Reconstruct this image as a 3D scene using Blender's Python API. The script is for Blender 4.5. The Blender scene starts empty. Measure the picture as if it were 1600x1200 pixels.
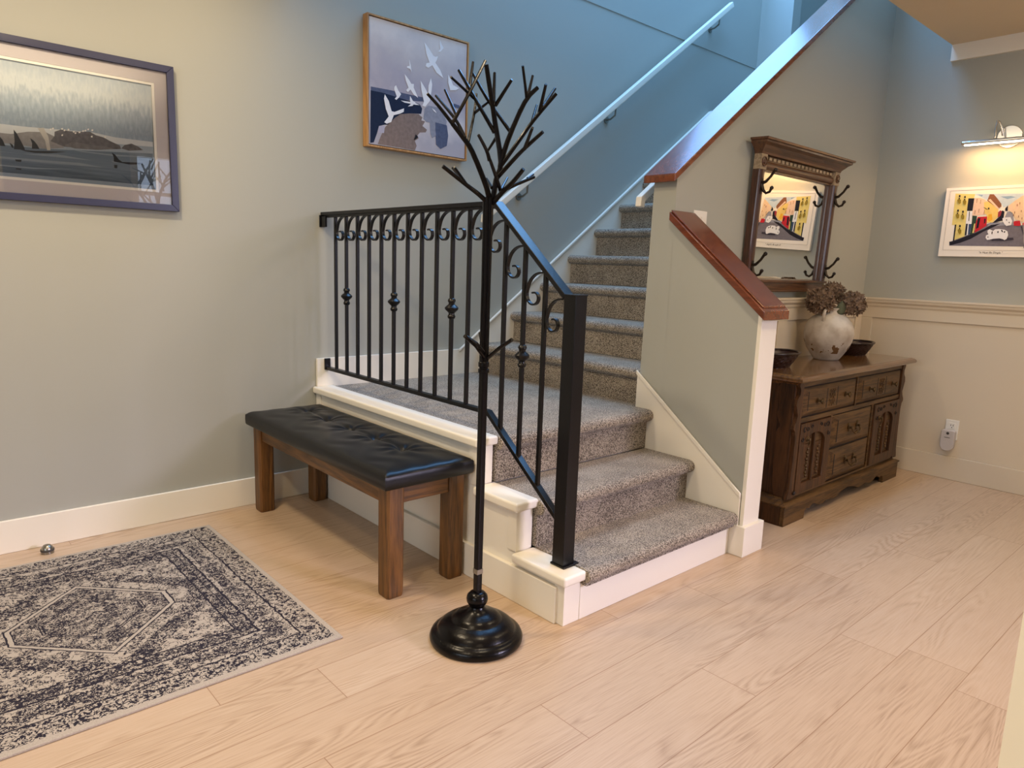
import bpy, bmesh, math, random
from mathutils import Vector, Matrix
from mathutils.geometry import tessellate_polygon
random.seed(7)
scene = bpy.context.scene
COL = scene.collection

# ------------------------------------------------------------ camera
cam_d = bpy.data.cameras.new('camera'); cam = bpy.data.objects.new('camera', cam_d); COL.objects.link(cam)
cam_d.sensor_width = 36.0; cam_d.lens = 1100.6472 / 1600 * 36.0; cam_d.clip_start = 0.05
YAW, PIT, ROL = -0.7353, -0.1678, 0.0349
fw = Vector((-math.sin(YAW)*math.cos(PIT), math.cos(YAW)*math.cos(PIT), math.sin(PIT)))
r0 = Vector((math.cos(YAW), math.sin(YAW), 0)); u0 = r0.cross(fw)
cr_, sr_ = math.cos(ROL), math.sin(ROL)
R2 = cr_*r0 + sr_*u0; U2 = -sr_*r0 + cr_*u0
mw = Matrix.Identity(4)
for i in range(3):
    mw[i][0] = R2[i]; mw[i][1] = U2[i]; mw[i][2] = -fw[i]
mw.translation = Vector((-1.6125, -3.2565, 1.1863))
cam.matrix_world = mw
scene.camera = cam

# ------------------------------------------------------------ world, exposure
w = bpy.data.worlds.new('world'); scene.world = w; w.use_nodes = True
bg = w.node_tree.nodes['Background']; bg.inputs[0].default_value = (0.62, 0.76, 1.0, 1); bg.inputs[1].default_value = 3.5
vs = scene.view_settings
vs.view_transform = 'Standard'; vs.look = 'None'; vs.exposure = 0.0; vs.gamma = 1.0
vs.use_curve_mapping = False

# ------------------------------------------------------------ lights of the room
def area(name, loc, rot, size, size_y, power, color, shape='RECTANGLE', spread=180):
    d = bpy.data.lights.new(name, 'AREA'); d.shape = shape; d.size = size; d.size_y = size_y
    d.energy = power; d.color = color; d.spread = math.radians(spread)
    o = bpy.data.objects.new(name, d); COL.objects.link(o); o.location = loc; o.rotation_euler = rot
    return o
R = math.radians
WARM = (1.0, 0.80, 0.54)
BLUE = (0.22, 0.51, 1.0)
# daylight falling down the stairwell (upstairs skylight and window)
area('skylight', (2.2, -0.68, 5.15), (0, 0, 0), 3.2, 1.15, 162, BLUE)
area('upstairs_window', (2.75, -0.05, 3.98), (R(-90), 0, 0), 1.8, 1.3, 50, (0.22, 0.48, 1.0))
# daylight through the front window behind the viewer
fd = Vector((2.75, -8.5, 2.7)) - Vector((0.0, -2.7, 0.0))
area('front_window_daylight', (2.75, -8.5, 2.7), fd.to_track_quat('Z', 'Y').to_euler(), 1.3, 1.0, 38, (0.84, 0.74, 1.0), spread=50)
area('side_fill_light', (-4.25, -3.0, 1.55), (R(90), 0, R(-90)), 2.0, 1.3, 25, (0.94, 0.96, 0.92))  # added side light to brighten the low half wall, no known window there
# recessed ceiling lights; weak second one added to brighten the upper left wall
for i, (x, y, p) in enumerate([(-1.25, -1.0, 29), (-0.5, -0.5, 4), (-1.9, -2.3, 16), (-0.3, -2.25, 14), (1.3, -2.9, 12), (2.3, -2.7, 7), (1.3, -4.4, 8), (-1.9, -4.4, 9)]):
    area('recessed_light', (x, y, 2.49), (0, 0, 0), 0.22, 0.22, p, WARM, 'DISK')

# ------------------------------------------------------------ materials
def nodes(m):
    m.use_nodes = True
    nt = m.node_tree; return nt, nt.nodes, nt.links, nt.nodes['Principled BSDF']
def lin(c):
    return tuple(((v/12.92) if v <= 0.04045 else ((v+0.055)/1.055)**2.4) for v in [x/255 for x in c]) + (1,)
MATS = {}
def mat(name, rgb, rough=0.5, metal=0.0, var=0.06, vscale=6.0, bump=0.0, bscale=200.0, spec=0.5, coat=0.0, stretch=(1,1,1)):
    m = bpy.data.materials.new(name); nt, N, L, b = nodes(m); MATS[name] = m
    c = lin(rgb)
    tc = N.new('ShaderNodeTexCoord'); mp = N.new('ShaderNodeMapping'); L.new(tc.outputs['Object'], mp.inputs[0]); mp.inputs['Scale'].default_value = stretch
    n = N.new('ShaderNodeTexNoise'); n.inputs['Scale'].default_value = vscale; n.inputs['Detail'].default_value = 4; L.new(mp.outputs[0], n.inputs[0])
    mx = N.new('ShaderNodeMixRGB'); L.new(n.outputs[0], mx.inputs[0])
    mx.inputs[1].default_value = tuple(v*(1-var) for v in c[:3])+(1,); mx.inputs[2].default_value = tuple(min(1, v*(1+var)) for v in c[:3])+(1,)
    L.new(mx.outputs[0], b.inputs['Base Color'])
    b.inputs['Roughness'].default_value = rough; b.inputs['Metallic'].default_value = metal
    b.inputs['Specular IOR Level'].default_value = spec
    b.inputs['Coat Weight'].default_value = coat; b.inputs['Coat Roughness'].default_value = 0.15
    if bump:
        n2 = N.new('ShaderNodeTexNoise'); n2.inputs['Scale'].default_value = bscale; n2.inputs['Detail'].default_value = 3; L.new(mp.outputs[0], n2.inputs[0])
        bp = N.new('ShaderNodeBump'); bp.inputs['Strength'].default_value = bump; bp.inputs['Distance'].default_value = 0.002
        L.new(n2.outputs[0], bp.inputs['Height']); L.new(bp.outputs[0], b.inputs['Normal'])
    return m
def wood(name, c1, c2, axis=0, rough=0.4, scale=9.0, coat=0.0, c3=None, spec=0.5):
    m = bpy.data.materials.new(name); nt, N, L, b = nodes(m); MATS[name] = m
    tc = N.new('ShaderNodeTexCoord'); mp = N.new('ShaderNodeMapping'); L.new(tc.outputs['Object'], mp.inputs[0])
    s = [1.0, 1.0, 1.0]; s[axis] = 0.07; mp.inputs['Scale'].default_value = s
    n = N.new('ShaderNodeTexNoise'); n.inputs['Scale'].default_value = scale; n.inputs['Detail'].default_value = 3; n.inputs['Distortion'].default_value = 0.6; L.new(mp.outputs[0], n.inputs[0])
    mu = N.new('ShaderNodeMath'); mu.operation = 'MULTIPLY'; mu.inputs[1].default_value = 9.0; L.new(n.outputs[0], mu.inputs[0])
    fr = N.new('ShaderNodeMath'); fr.operation = 'PINGPONG'; fr.inputs[1].default_value = 0.5; L.new(mu.outputs[0], fr.inputs[0])
    n2 = N.new('ShaderNodeTexNoise'); n2.inputs['Scale'].default_value = scale*28; n2.inputs['Detail'].default_value = 2; L.new(mp.outputs[0], n2.inputs[0])
    ad = N.new('ShaderNodeMath'); ad.operation = 'ADD'; L.new(fr.outputs[0], ad.inputs[0]); L.new(n2.outputs[0], ad.inputs[1])
    cr = N.new('ShaderNodeValToRGB'); cr.color_ramp.elements[0].position = 0.3; cr.color_ramp.elements[1].position = 1.0
    cr.color_ramp.elements[0].color = lin(c1); cr.color_ramp.elements[1].color = lin(c2)
    L.new(ad.outputs[0], cr.inputs[0]); L.new(cr.outputs[0], b.inputs['Base Color'])
    b.inputs['Roughness'].default_value = rough; b.inputs['Coat Weight'].default_value = coat; b.inputs['Coat Roughness'].default_value = 0.12
    b.inputs['Specular IOR Level'].default_value = spec
    bp = N.new('ShaderNodeBump'); bp.inputs['Strength'].default_value = 0.12; bp.inputs['Distance'].default_value = 0.001
    L.new(n2.outputs[0], bp.inputs['Height']); L.new(bp.outputs[0], b.inputs['Normal'])
    return m

mat('wall_paint', (169, 169, 160), 0.75, var=0.02, vscale=1.5, bump=0.05, bscale=350, spec=0.25)
mat('white_paint', (236, 229, 214), 0.38, var=0.015, vscale=3, spec=0.4)
mat('jamb_paint', (246, 232, 202), 0.5, var=0.01)
mat('wainscot_paint', (214, 200, 178), 0.42, var=0.015, vscale=3, spec=0.4)
mat('ceiling_paint', (214, 198, 170), 0.85, var=0.02, spec=0.2)
mat('black_metal', (9, 9, 12), 0.3, 0.0, var=0.3, vscale=60, bump=0.15, bscale=160, spec=0.35)
mat('rack_metal', (10, 8, 9), 0.26, 0.0, var=0.35, vscale=90, bump=0.2, bscale=120, spec=0.22)
mat('leather', (9, 9, 11), 0.34, var=0.2, vscale=30, bump=0.12, bscale=260, spec=0.36)
mat('navy_frame', (46, 48, 76), 0.35, var=0.08, vscale=20)
mat('mat_board', (206, 201, 203), 0.8, var=0.01)
mat('mat_bevel', (250, 248, 240), 0.7, var=0.01)
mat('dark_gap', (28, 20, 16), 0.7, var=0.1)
mat('antique_brass', (92, 74, 50), 0.4, 0.8, var=0.3, vscale=120)
mat('hook_metal', (48, 38, 30), 0.4, 0.6, var=0.3, vscale=100)
mat('chrome', (225, 222, 218), 0.2, 1.0, var=0.02)
mat('plastic_white', (232, 228, 220), 0.4, var=0.01)
mat('plastic_grey', (196, 188, 184), 0.45, var=0.02)
mat('plastic_dark', (60, 54, 54), 0.5, var=0.05)
mat('rubber', (70, 66, 62), 0.7, var=0.1)
mat('steel', (150, 146, 136), 0.3, 0.9, var=0.05)
mat('leaf', (84, 88, 66), 0.7, var=0.25, vscale=40)
mat('stem', (92, 80, 60), 0.8, var=0.2, vscale=60)
wood('bench_wood', (58, 37, 13), (118, 78, 34), 2, 0.42, 8)
wood('bench_wood_x', (58, 37, 13), (118, 78, 34), 0, 0.42, 8)
wood('bench_wood_y', (68, 44, 16), (124, 82, 36), 1, 0.42, 8)
wood('cap_wood_x', (86, 42, 20), (124, 64, 34), 0, 0.24, 7, coat=0.4)
wood('cap_wood_y', (84, 40, 20), (116, 58, 32), 1, 0.2, 7, coat=0.5)
wood('dresser_wood', (46, 30, 14), (100, 72, 39), 0, 0.5, 9, coat=0.08, spec=0.3)
wood('dresser_wood_z', (34, 19, 8), (86, 55, 28), 2, 0.5, 9, coat=0.08, spec=0.3)
wood('dresser_top', (78, 50, 24), (120, 82, 42), 0, 0.18, 7, coat=0.7)
wood('mirror_wood', (50, 28, 16), (100, 64, 38), 0, 0.36, 10, coat=0.3)
wood('mirror_wood_z', (42, 22, 14), (84, 48, 28), 2, 0.34, 10, coat=0.4)
wood('mirror_carved', (120, 102, 80), (176, 156, 130), 0, 0.45, 10)
wood('oak_frame', (150, 104, 56), (196, 148, 92), 2, 0.5, 9)
wood('oak_frame_dark', (88, 60, 38), (122, 86, 56), 0, 0.5, 9)

# mirror silvering
m = mat('mirror_glass', (235, 235, 230), 0.0, 1.0, var=0.0)
# clear picture glass
m = bpy.data.materials.new('picture_glass'); nt, N, L, b = nodes(m); MATS['picture_glass'] = m
tr = N.new('ShaderNodeBsdfTransparent'); gl = N.new('ShaderNodeBsdfGlossy'); gl.inputs['Roughness'].default_value = 0.0
fr = N.new('ShaderNodeFresnel'); fr.inputs[0].default_value = 1.5; mx = N.new('ShaderNodeMixShader')
L.new(fr.outputs[0], mx.inputs[0]); L.new(tr.outputs[0], mx.inputs[1]); L.new(gl.outputs[0], mx.inputs[2]); L.new(mx.outputs[0], N['Material Output'].inputs[0])
# glowing tube of the picture lamp
m = bpy.data.materials.new('lamp_tube'); nt, N, L, b = nodes(m); MATS['lamp_tube'] = m
b.inputs['Base Color'].default_value = (1, 1, 1, 1); b.inputs['Emission Color'].default_value = (1.0, 0.9, 0.72, 1); b.inputs['Emission Strength'].default_value = 6

# ---- floor planks
m = bpy.data.materials.new('oak_floor'); nt, N, L, b = nodes(m); MATS['oak_floor'] = m
def node(t, **k):
    n = N.new(t)
    for a, v in k.items(): setattr(n, a, v)
    return n
def val(s, i, v):
    if isinstance(v, (int, float)): s.inputs[i].default_value = v
    else: L.new(v, s.inputs[i])
def ma(op, a, b_=None, c_=None):
    n = N.new('ShaderNodeMath'); n.operation = op; val(n, 0, a)
    if b_ is not None: val(n, 1, b_)
    if c_ is not None: val(n, 2, c_)
    return n.outputs[0]
tc = node('ShaderNodeTexCoord'); sp = node('ShaderNodeSeparateXYZ'); L.new(tc.outputs['Object'], sp.inputs[0])
X, Y = sp.outputs[0], sp.outputs[1]
PW = 0.179
rowf = ma('DIVIDE', ma('ADD', Y, 2.742 + PW*40), PW); row = ma('FLOOR', rowf); ry = ma('FRACT', rowf)
wn = node('ShaderNodeTexWhiteNoise', noise_dimensions='1D'); val(wn, 'W', row)
xs = ma('DIVIDE', ma('ADD', ma('ADD', X, 20.0), ma('MULTIPLY', wn.outputs[0], 1.5)), 1.5); colx = ma('FLOOR', xs); rx = ma('FRACT', xs)
cid = node('ShaderNodeCombineXYZ'); val(cid, 0, row); val(cid, 1, colx)
wn2 = node('ShaderNodeTexWhiteNoise', noise_dimensions='3D'); L.new(cid.outputs[0], wn2.inputs[0])
dy = ma('MULTIPLY', ma('MINIMUM', ry, ma('SUBTRACT', 1.0, ry)), PW)
dx = ma('MULTIPLY', ma('MINIMUM', rx, ma('SUBTRACT', 1.0, rx)), 1.5)
seam = ma('LESS_THAN', ma('MINIMUM', dy, dx), 0.0011)
cv = node('ShaderNodeCombineXYZ')
val(cv, 0, ma('ADD', ma('MULTIPLY', X, 0.55), ma('MULTIPLY', wn2.outputs[0], 37.0))); val(cv, 1, ma('ADD', ma('MULTIPLY', Y, 5.0), ma('MULTIPLY', wn2.outputs[0], 91.0)))
n1 = node('ShaderNodeTexNoise'); n1.inputs['Scale'].default_value = 1.5; n1.inputs['Detail'].default_value = 1.5; n1.inputs['Distortion'].default_value = 0.5; L.new(cv.outputs[0], n1.inputs[0])
ring = ma('PINGPONG', ma('MULTIPLY', n1.outputs[0], 26.0), 0.5)
cv2 = node('ShaderNodeCombineXYZ'); val(cv2, 0, ma('MULTIPLY', X, 6.0)); val(cv2, 1, ma('MULTIPLY', Y, 160.0)); val(cv2, 2, ma('MULTIPLY', wn2.outputs[0], 50.0))
n2 = node('ShaderNodeTexNoise'); n2.inputs['Scale'].default_value = 1.6; n2.inputs['Detail'].default_value = 4; L.new(cv2.outputs[0], n2.inputs[0])
cv3 = node('ShaderNodeCombineXYZ'); val(cv3, 0, ma('MULTIPLY', X, 1.2)); val(cv3, 1, ma('MULTIPLY', Y, 6.0)); val(cv3, 2, ma('MULTIPLY', wn2.outputs[0], 20.0))
n3 = node('ShaderNodeTexNoise'); n3.inputs['Scale'].default_value = 1.5; n3.inputs['Detail'].default_value = 2; L.new(cv3.outputs[0], n3.inputs[0])
# rings only where broad noise allows (cathedral patches), fine grain everywhere
mask = ma('SMOOTH_MIN', 1.0, ma('MAXIMUM', 0.0, ma('MULTIPLY', ma('SUBTRACT', n3.outputs[0], 0.42), 6.0)), 0.1)
rl = ma('MULTIPLY', ma('MULTIPLY', ma('SUBTRACT', 0.5, ring), 0.5), mask)
g = ma('ADD', ma('SUBTRACT', 0.62, rl), ma('ADD', ma('MULTIPLY', ma('SUBTRACT', n2.outputs[0], 0.5), 0.55), ma('ADD', ma('MULTIPLY', ma('SUBTRACT', n3.outputs[0], 0.5), 0.4), ma('MULTIPLY', ma('SUBTRACT', wn2.outputs[0], 0.5), 0.14))))
rp = node('ShaderNodeValToRGB'); L.new(g, rp.inputs[0])
rp.color_ramp.elements[0].position = 0.2; rp.color_ramp.elements[0].color = lin((154, 127, 101)); rp.color_ramp.elements[1].position = 0.95; rp.color_ramp.elements[1].color = lin((206, 184, 159))
e = rp.color_ramp.elements.new(0.55); e.color = lin((191, 165, 138))
mx = node('ShaderNodeMixRGB'); L.new(seam, mx.inputs[0]); L.new(rp.outputs[0], mx.inputs[1]); mx.inputs[2].default_value = lin((152, 120, 92))
L.new(mx.outputs[0], b.inputs['Base Color']); b.inputs['Roughness'].default_value = 0.36; b.inputs['Specular IOR Level'].default_value = 0.45
bp = node('ShaderNodeBump'); bp.inputs['Strength'].default_value = 0.15; bp.inputs['Distance'].default_value = 0.001; L.new(n2.outputs[0], bp.inputs['Height']); L.new(bp.outputs[0], b.inputs['Normal'])

# ---- loop pile carpet
m = bpy.data.materials.new('stair_carpet'); nt, N, L, b = nodes(m); MATS['stair_carpet'] = m
tc = node('ShaderNodeTexCoord')
vo = node('ShaderNodeTexVoronoi'); vo.inputs['Scale'].default_value = 235; L.new(tc.outputs['Object'], vo.inputs[0])
no = node('ShaderNodeTexNoise'); no.inputs['Scale'].default_value = 200; no.inputs['Detail'].default_value = 3; L.new(tc.outputs['Object'], no.inputs[0])
no2 = node('ShaderNodeTexNoise'); no2.inputs['Scale'].default_value = 9; no2.inputs['Detail'].default_value = 2; L.new(tc.outputs['Object'], no2.inputs[0])
h = ma('SUBTRACT', ma('MULTIPLY', no.outputs[0], 1.5), ma('MULTIPLY', vo.outputs[0], 0.75))
h2 = ma('ADD', h, ma('MULTIPLY', ma('SUBTRACT', no2.outputs[0], 0.5), 0.3))
rp = node('ShaderNodeValToRGB'); L.new(h2, rp.inputs[0])
rp.color_ramp.elements[0].position = 0.15; rp.color_ramp.elements[0].color = lin((82, 72, 60)); rp.color_ramp.elements[1].position = 0.62; rp.color_ramp.elements[1].color = lin((190, 176, 156))
e = rp.color_ramp.elements.new(0.36); e.color = lin((144, 131, 115))
L.new(rp.outputs[0], b.inputs['Base Color']); b.inputs['Roughness'].default_value = 0.95; b.inputs['Specular IOR Level'].default_value = 0.1
b.inputs['Sheen Weight'].default_value = 0.25
bp = node('ShaderNodeBump'); bp.inputs['Strength'].default_value = 0.8; bp.inputs['Distance'].default_value = 0.004; L.new(h, bp.inputs['Height']); L.new(bp.outputs[0], b.inputs['Normal'])

# ---- patterned rug (object coordinates: origin at rug centre, medallion at the origin)
m = bpy.data.materials.new('rug_pattern'); nt, N, L, b = nodes(m); MATS['rug_pattern'] = m
tc = node('ShaderNodeTexCoord'); sp = node('ShaderNodeSeparateXYZ'); L.new(tc.outputs['Object'], sp.inputs[0])
X, Y = sp.outputs[0], sp.outputs[1]
wob = node('ShaderNodeTexNoise'); wob.inputs['Scale'].default_value = 40; L.new(tc.outputs['Object'], wob.inputs[0])
wb = ma('MULTIPLY', ma('SUBTRACT', wob.outputs[0], 0.5), 0.016)
AX = ma('ABSOLUTE', X); AY = ma('ABSOLUTE', Y)
ex = ma('SUBTRACT', 0.57, X); ey = ma('SUBTRACT', 0.60, AY)            # distance to the right edge and to the long edges
E = ma('MINIMUM', ex, ey); EW = ma('ADD', E, wb)
def band(v, c, hw): return ma('LESS_THAN', ma('ABSOLUTE', ma('SUBTRACT', v, c)), hw)
def squig(scale, lo, det=2.0, dist=0.8, off=0.0):
    n = node('ShaderNodeTexNoise'); n.inputs['Scale'].default_value = scale; n.inputs['Detail'].default_value = det; n.inputs['Distortion'].default_value = dist
    mp = node('ShaderNodeMapping'); mp.inputs['Location'].default_value = (off, off*1.7, 0); L.new(tc.outputs['Object'], mp.inputs[0]); L.new(mp.outputs[0], n.inputs[0])
    return ma('LESS_THAN', ma('ABSOLUTE', ma('SUBTRACT', n.outputs[0], 0.5)), lo)
def blob(scale, th, off=0.0):
    n = node('ShaderNodeTexNoise'); n.inputs['Scale'].default_value = scale; n.inputs['Detail'].default_value = 3
    mp = node('ShaderNodeMapping'); mp.inputs['Location'].default_value = (off, off*1.3, 0); L.new(tc.outputs['Object'], mp.inputs[0]); L.new(mp.outputs[0], n.inputs[0])
    return ma('GREATER_THAN', n.outputs[0], th)
OR = lambda a, b_: ma('MAXIMUM', a, b_)
AND = lambda a, b_: ma('MULTIPLY', a, b_)
NOT = lambda a: ma('SUBTRACT', 1.0, a)
fine = OR(squig(58, 0.019), AND(squig(95, 0.05, off=3.0), blob(30, 0.5, 5.0)))
dense = OR(squig(72, 0.045, off=9.0), blob(75, 0.585, 2.0))
mid = OR(squig(48, 0.022, off=4.0), AND(squig(85, 0.05, off=6.0), blob(24, 0.49, 8.0)))
outer = ma('LESS_THAN', EW, 0.092)
cl = ma('PINGPONG', ma('ADD', X, Y), 0.06)                             # repeating flower heads in the middle border
p1 = ma('PINGPONG', X, 0.055); p2 = ma('PINGPONG', Y, 0.055)
rosx = ma('SQRT', ma('ADD', ma('POWER', ma('SUBTRACT', p1, 0.0275), 2.0), ma('POWER', ma('SUBTRACT', ma('MINIMUM', ex, ey), 0.145), 2.0)))
ros = ma('LESS_THAN', ma('ADD', rosx, wb), 0.03)
pat = OR(AND(outer, dense), AND(NOT(outer), mid))
inb = AND(ma('GREATER_THAN', EW, 0.10), ma('LESS_THAN', EW, 0.185))
pat = OR(pat, AND(inb, AND(ros, dense)))
for c_, hw in ((0.094, 0.003), (0.19, 0.0035), (0.215, 0.002), (0.245, 0.003)): pat = OR(pat, band(EW, c_, hw))
inn = AND(ma('GREATER_THAN', EW, 0.19), ma('LESS_THAN', EW, 0.245)); pat = OR(pat, AND(inn, dense))
# hexagonal medallion outlines
hexd = ma('MAXIMUM', ma('ADD', ma('MULTIPLY', AX, 0.70), ma('MULTIPLY', AY, 0.72)), ma('MULTIPLY', AX, 0.86))
hexw = ma('ADD', hexd, ma('MULTIPLY', wb, 0.4))
for c_, hw in ((0.188, 0.0022), (0.202, 0.0022), (0.118, 0.0022), (0.126, 0.0016)): pat = OR(pat, band(hexw, c_, hw))
clean = band(hexw, 0.195, 0.006); 
inhex = ma('LESS_THAN', hexw, 0.188); pat = OR(pat, AND(inhex, fine))
ringd = AND(ma('GREATER_THAN', hexw, 0.25), ma('LESS_THAN', hexw, 0.31)); pat = OR(pat, AND(ringd, dense))
pat = OR(pat, 0.0)
edge = ma('LESS_THAN', E, 0.016); pat = AND(pat, NOT(edge)); pat = AND(pat, NOT(AND(clean, NOT(band(hexw, 0.202, 0.0022)))))
vn = node('ShaderNodeTexNoise'); vn.inputs['Scale'].default_value = 250; L.new(tc.outputs['Object'], vn.inputs[0])
base = node('ShaderNodeMixRGB'); L.new(vn.outputs[0], base.inputs[0]); base.inputs[1].default_value = lin((150, 140, 128)); base.inputs[2].default_value = lin((196, 184, 170))
dk = node('ShaderNodeMixRGB'); L.new(vn.outputs[0], dk.inputs[0]); dk.inputs[1].default_value = lin((22, 20, 28)); dk.inputs[2].default_value = lin((60, 56, 66))
mx = node('ShaderNodeMixRGB'); L.new(pat, mx.inputs[0]); L.new(base.outputs[0], mx.inputs[1]); L.new(dk.outputs[0], mx.inputs[2])
L.new(mx.outputs[0], b.inputs['Base Color']); b.inputs['Roughness'].default_value = 0.95; b.inputs['Specular IOR Level'].default_value = 0.1
bp = node('ShaderNodeBump'); bp.inputs['Strength'].default_value = 0.5; bp.inputs['Distance'].default_value = 0.002; L.new(vn.outputs[0], bp.inputs['Height']); L.new(bp.outputs[0], b.inputs['Normal'])

# ---- painted / printed backgrounds
def gradpaint(name, axis, stops, lo, hi, nscale=6, namt=0.25, stretch=(1,1,1), rough=0.7, detail=5):
    global N, L
    m = bpy.data.materials.new(name); nt, N, L, b = nodes(m); MATS[name] = m
    tc = node('ShaderNodeTexCoord'); sp = node('ShaderNodeSeparateXYZ'); L.new(tc.outputs['Object'], sp.inputs[0])
    mp = node('ShaderNodeMapping'); mp.inputs['Scale'].default_value = stretch; L.new(tc.outputs['Object'], mp.inputs[0])
    n = node('ShaderNodeTexNoise'); n.inputs['Scale'].default_value = nscale; n.inputs['Detail'].default_value = detail; L.new(mp.outputs[0], n.inputs[0])
    t = ma('DIVIDE', ma('SUBTRACT', sp.outputs[axis], lo), hi-lo)
    t = ma('ADD', t, ma('MULTIPLY', ma('SUBTRACT', n.outputs[0], 0.5), namt))
    rp = node('ShaderNodeValToRGB'); L.new(t, rp.inputs[0])
    el = rp.color_ramp.elements
    el[0].position, el[0].color = stops[0][0], lin(stops[0][1]); el[1].position, el[1].color = stops[-1][0], lin(stops[-1][1])
    for p, c in stops[1:-1]:
        q = el.new(p); q.color = lin(c)
    L.new(rp.outputs[0], b.inputs['Base Color']); b.inputs['Roughness'].default_value = rough; b.inputs['Specular IOR Level'].default_value = 0.2
gradpaint('art_seasky', 2, [(0, (172, 168, 178)), (0.25, (206, 200, 202)), (0.5, (170, 164, 176)), (0.75, (192, 184, 186)), (1, (220, 210, 206))], -0.28, 0.28, 5, 0.75)
gradpaint('art_fog', 2, [(0, (140, 156, 172)), (0.42, (162, 176, 188)), (0.52, (144, 160, 174)), (0.70, (174, 188, 198)), (0.84, (212, 220, 222)), (1, (192, 204, 212))], -0.2, 0.2, 42, 0.42, (2.4, 1, 0.7))
gradpaint('art_water', 2, [(0, (66, 84, 102)), (0.3, (112, 128, 144)), (0.55, (104, 122, 138)), (1, (158, 168, 178))], -0.2, 0.02, 12, 0.5, (0.6, 1, 9))
def flat(name, rgb, var=0.1, vs=60): mat(name, rgb, 0.75, var=var, vscale=vs, spec=0.15)
for nme, c, v in [('navy2', (84, 92, 118), .35), ('navy', (32, 42, 66), .2), ('white', (236, 234, 236), .05), ('brown', (130, 114, 108), .35), ('lav', (176, 172, 190), .1), ('grayb', (142, 144, 158), .25), ('black', (40, 36, 40), .1),
    ('mist', (206, 212, 214), .05), ('rock', (104, 104, 108), .6), ('rock2', (146, 146, 146), .3), ('rock3', (118, 118, 120), .5), ('rip', (140, 154, 166), .15), ('orca', (56, 60, 66), .1), ('orca2', (34, 40, 50), .1), ('plume', (192, 190, 182), .1), ('gull', (232, 230, 222), .02),
    ('sky', (196, 210, 222), .15), ('cloudb', (140, 168, 196), .15), ('road', (122, 116, 124), .25), ('roadl', (150, 150, 162), .15), ('roadd', (66, 62, 74), .2), ('yellow', (232, 210, 126), .15), ('yellow2', (240, 206, 120), .1), ('dark', (38, 36, 46), .2), ('pink', (240, 204, 176), .1), ('orange', (240, 178, 60), .1), ('brownr', (140, 92, 66), .3), ('red', (196, 44, 56), .2), ('green', (52, 72, 60), .2), ('blue', (60, 78, 110), .2), ('redd', (160, 62, 70), .2), ('peach', (238, 206, 170), .15), ('olive', (150, 128, 50), .3), ('paper', (246, 236, 222), .01), ('ink', (150, 136, 126), .05), ('text', (60, 48, 44), .05)]:
    flat('art_'+nme, c, v)

# ---- old whitewashed pottery
m = bpy.data.materials.new('pottery'); nt, N, L, b = nodes(m); MATS['pottery'] = m
tc = node('ShaderNodeTexCoord'); sp = node('ShaderNodeSeparateXYZ'); L.new(tc.outputs['Object'], sp.inputs[0])
n1 = node('ShaderNodeTexNoise'); n1.inputs['Scale'].default_value = 9; n1.inputs['Detail'].default_value = 6; L.new(tc.outputs['Object'], n1.inputs[0])
n2 = node('ShaderNodeTexNoise'); n2.inputs['Scale'].default_value = 22; n2.inputs['Detail'].default_value = 6; L.new(tc.outputs['Object'], n2.inputs[0])
rp = node('ShaderNodeValToRGB'); L.new(n1.outputs[0], rp.inputs[0]); rp.color_ramp.elements[0].position = 0.35; rp.color_ramp.elements[0].color = lin((164, 150, 136)); rp.color_ramp.elements[1].position = 0.6; rp.color_ramp.elements[1].color = lin((204, 196, 186))
low = ma('LESS_THAN', ma('ABSOLUTE', ma('SUBTRACT', sp.outputs[2], 0.075)), 0.035)
chip = ma('MULTIPLY', low, ma('GREATER_THAN', n2.outputs[0], 0.6))
mx = node('ShaderNodeMixRGB'); L.new(chip, mx.inputs[0]); L.new(rp.outputs[0], mx.inputs[1]); mx.inputs[2].default_value = lin((112, 82, 54))
L.new(mx.outputs[0], b.inputs['Base Color']); b.inputs['Roughness'].default_value = 0.85; b.inputs['Specular IOR Level'].default_value = 0.2
bp = node('ShaderNodeBump'); bp.inputs['Strength'].default_value = 0.4; bp.inputs['Distance'].default_value = 0.004; L.new(n2.outputs[0], bp.inputs['Height']); L.new(bp.outputs[0], b.inputs['Normal'])
mat('basket', (48, 26, 22), 0.35, var=0.5, vscale=60, bump=0.4, bscale=120)
mat('basket_rim', (36, 20, 18), 0.25, var=0.3, vscale=60)
m = mat('petals', (124, 102, 84), 0.8, var=0.55, vscale=60)

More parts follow.
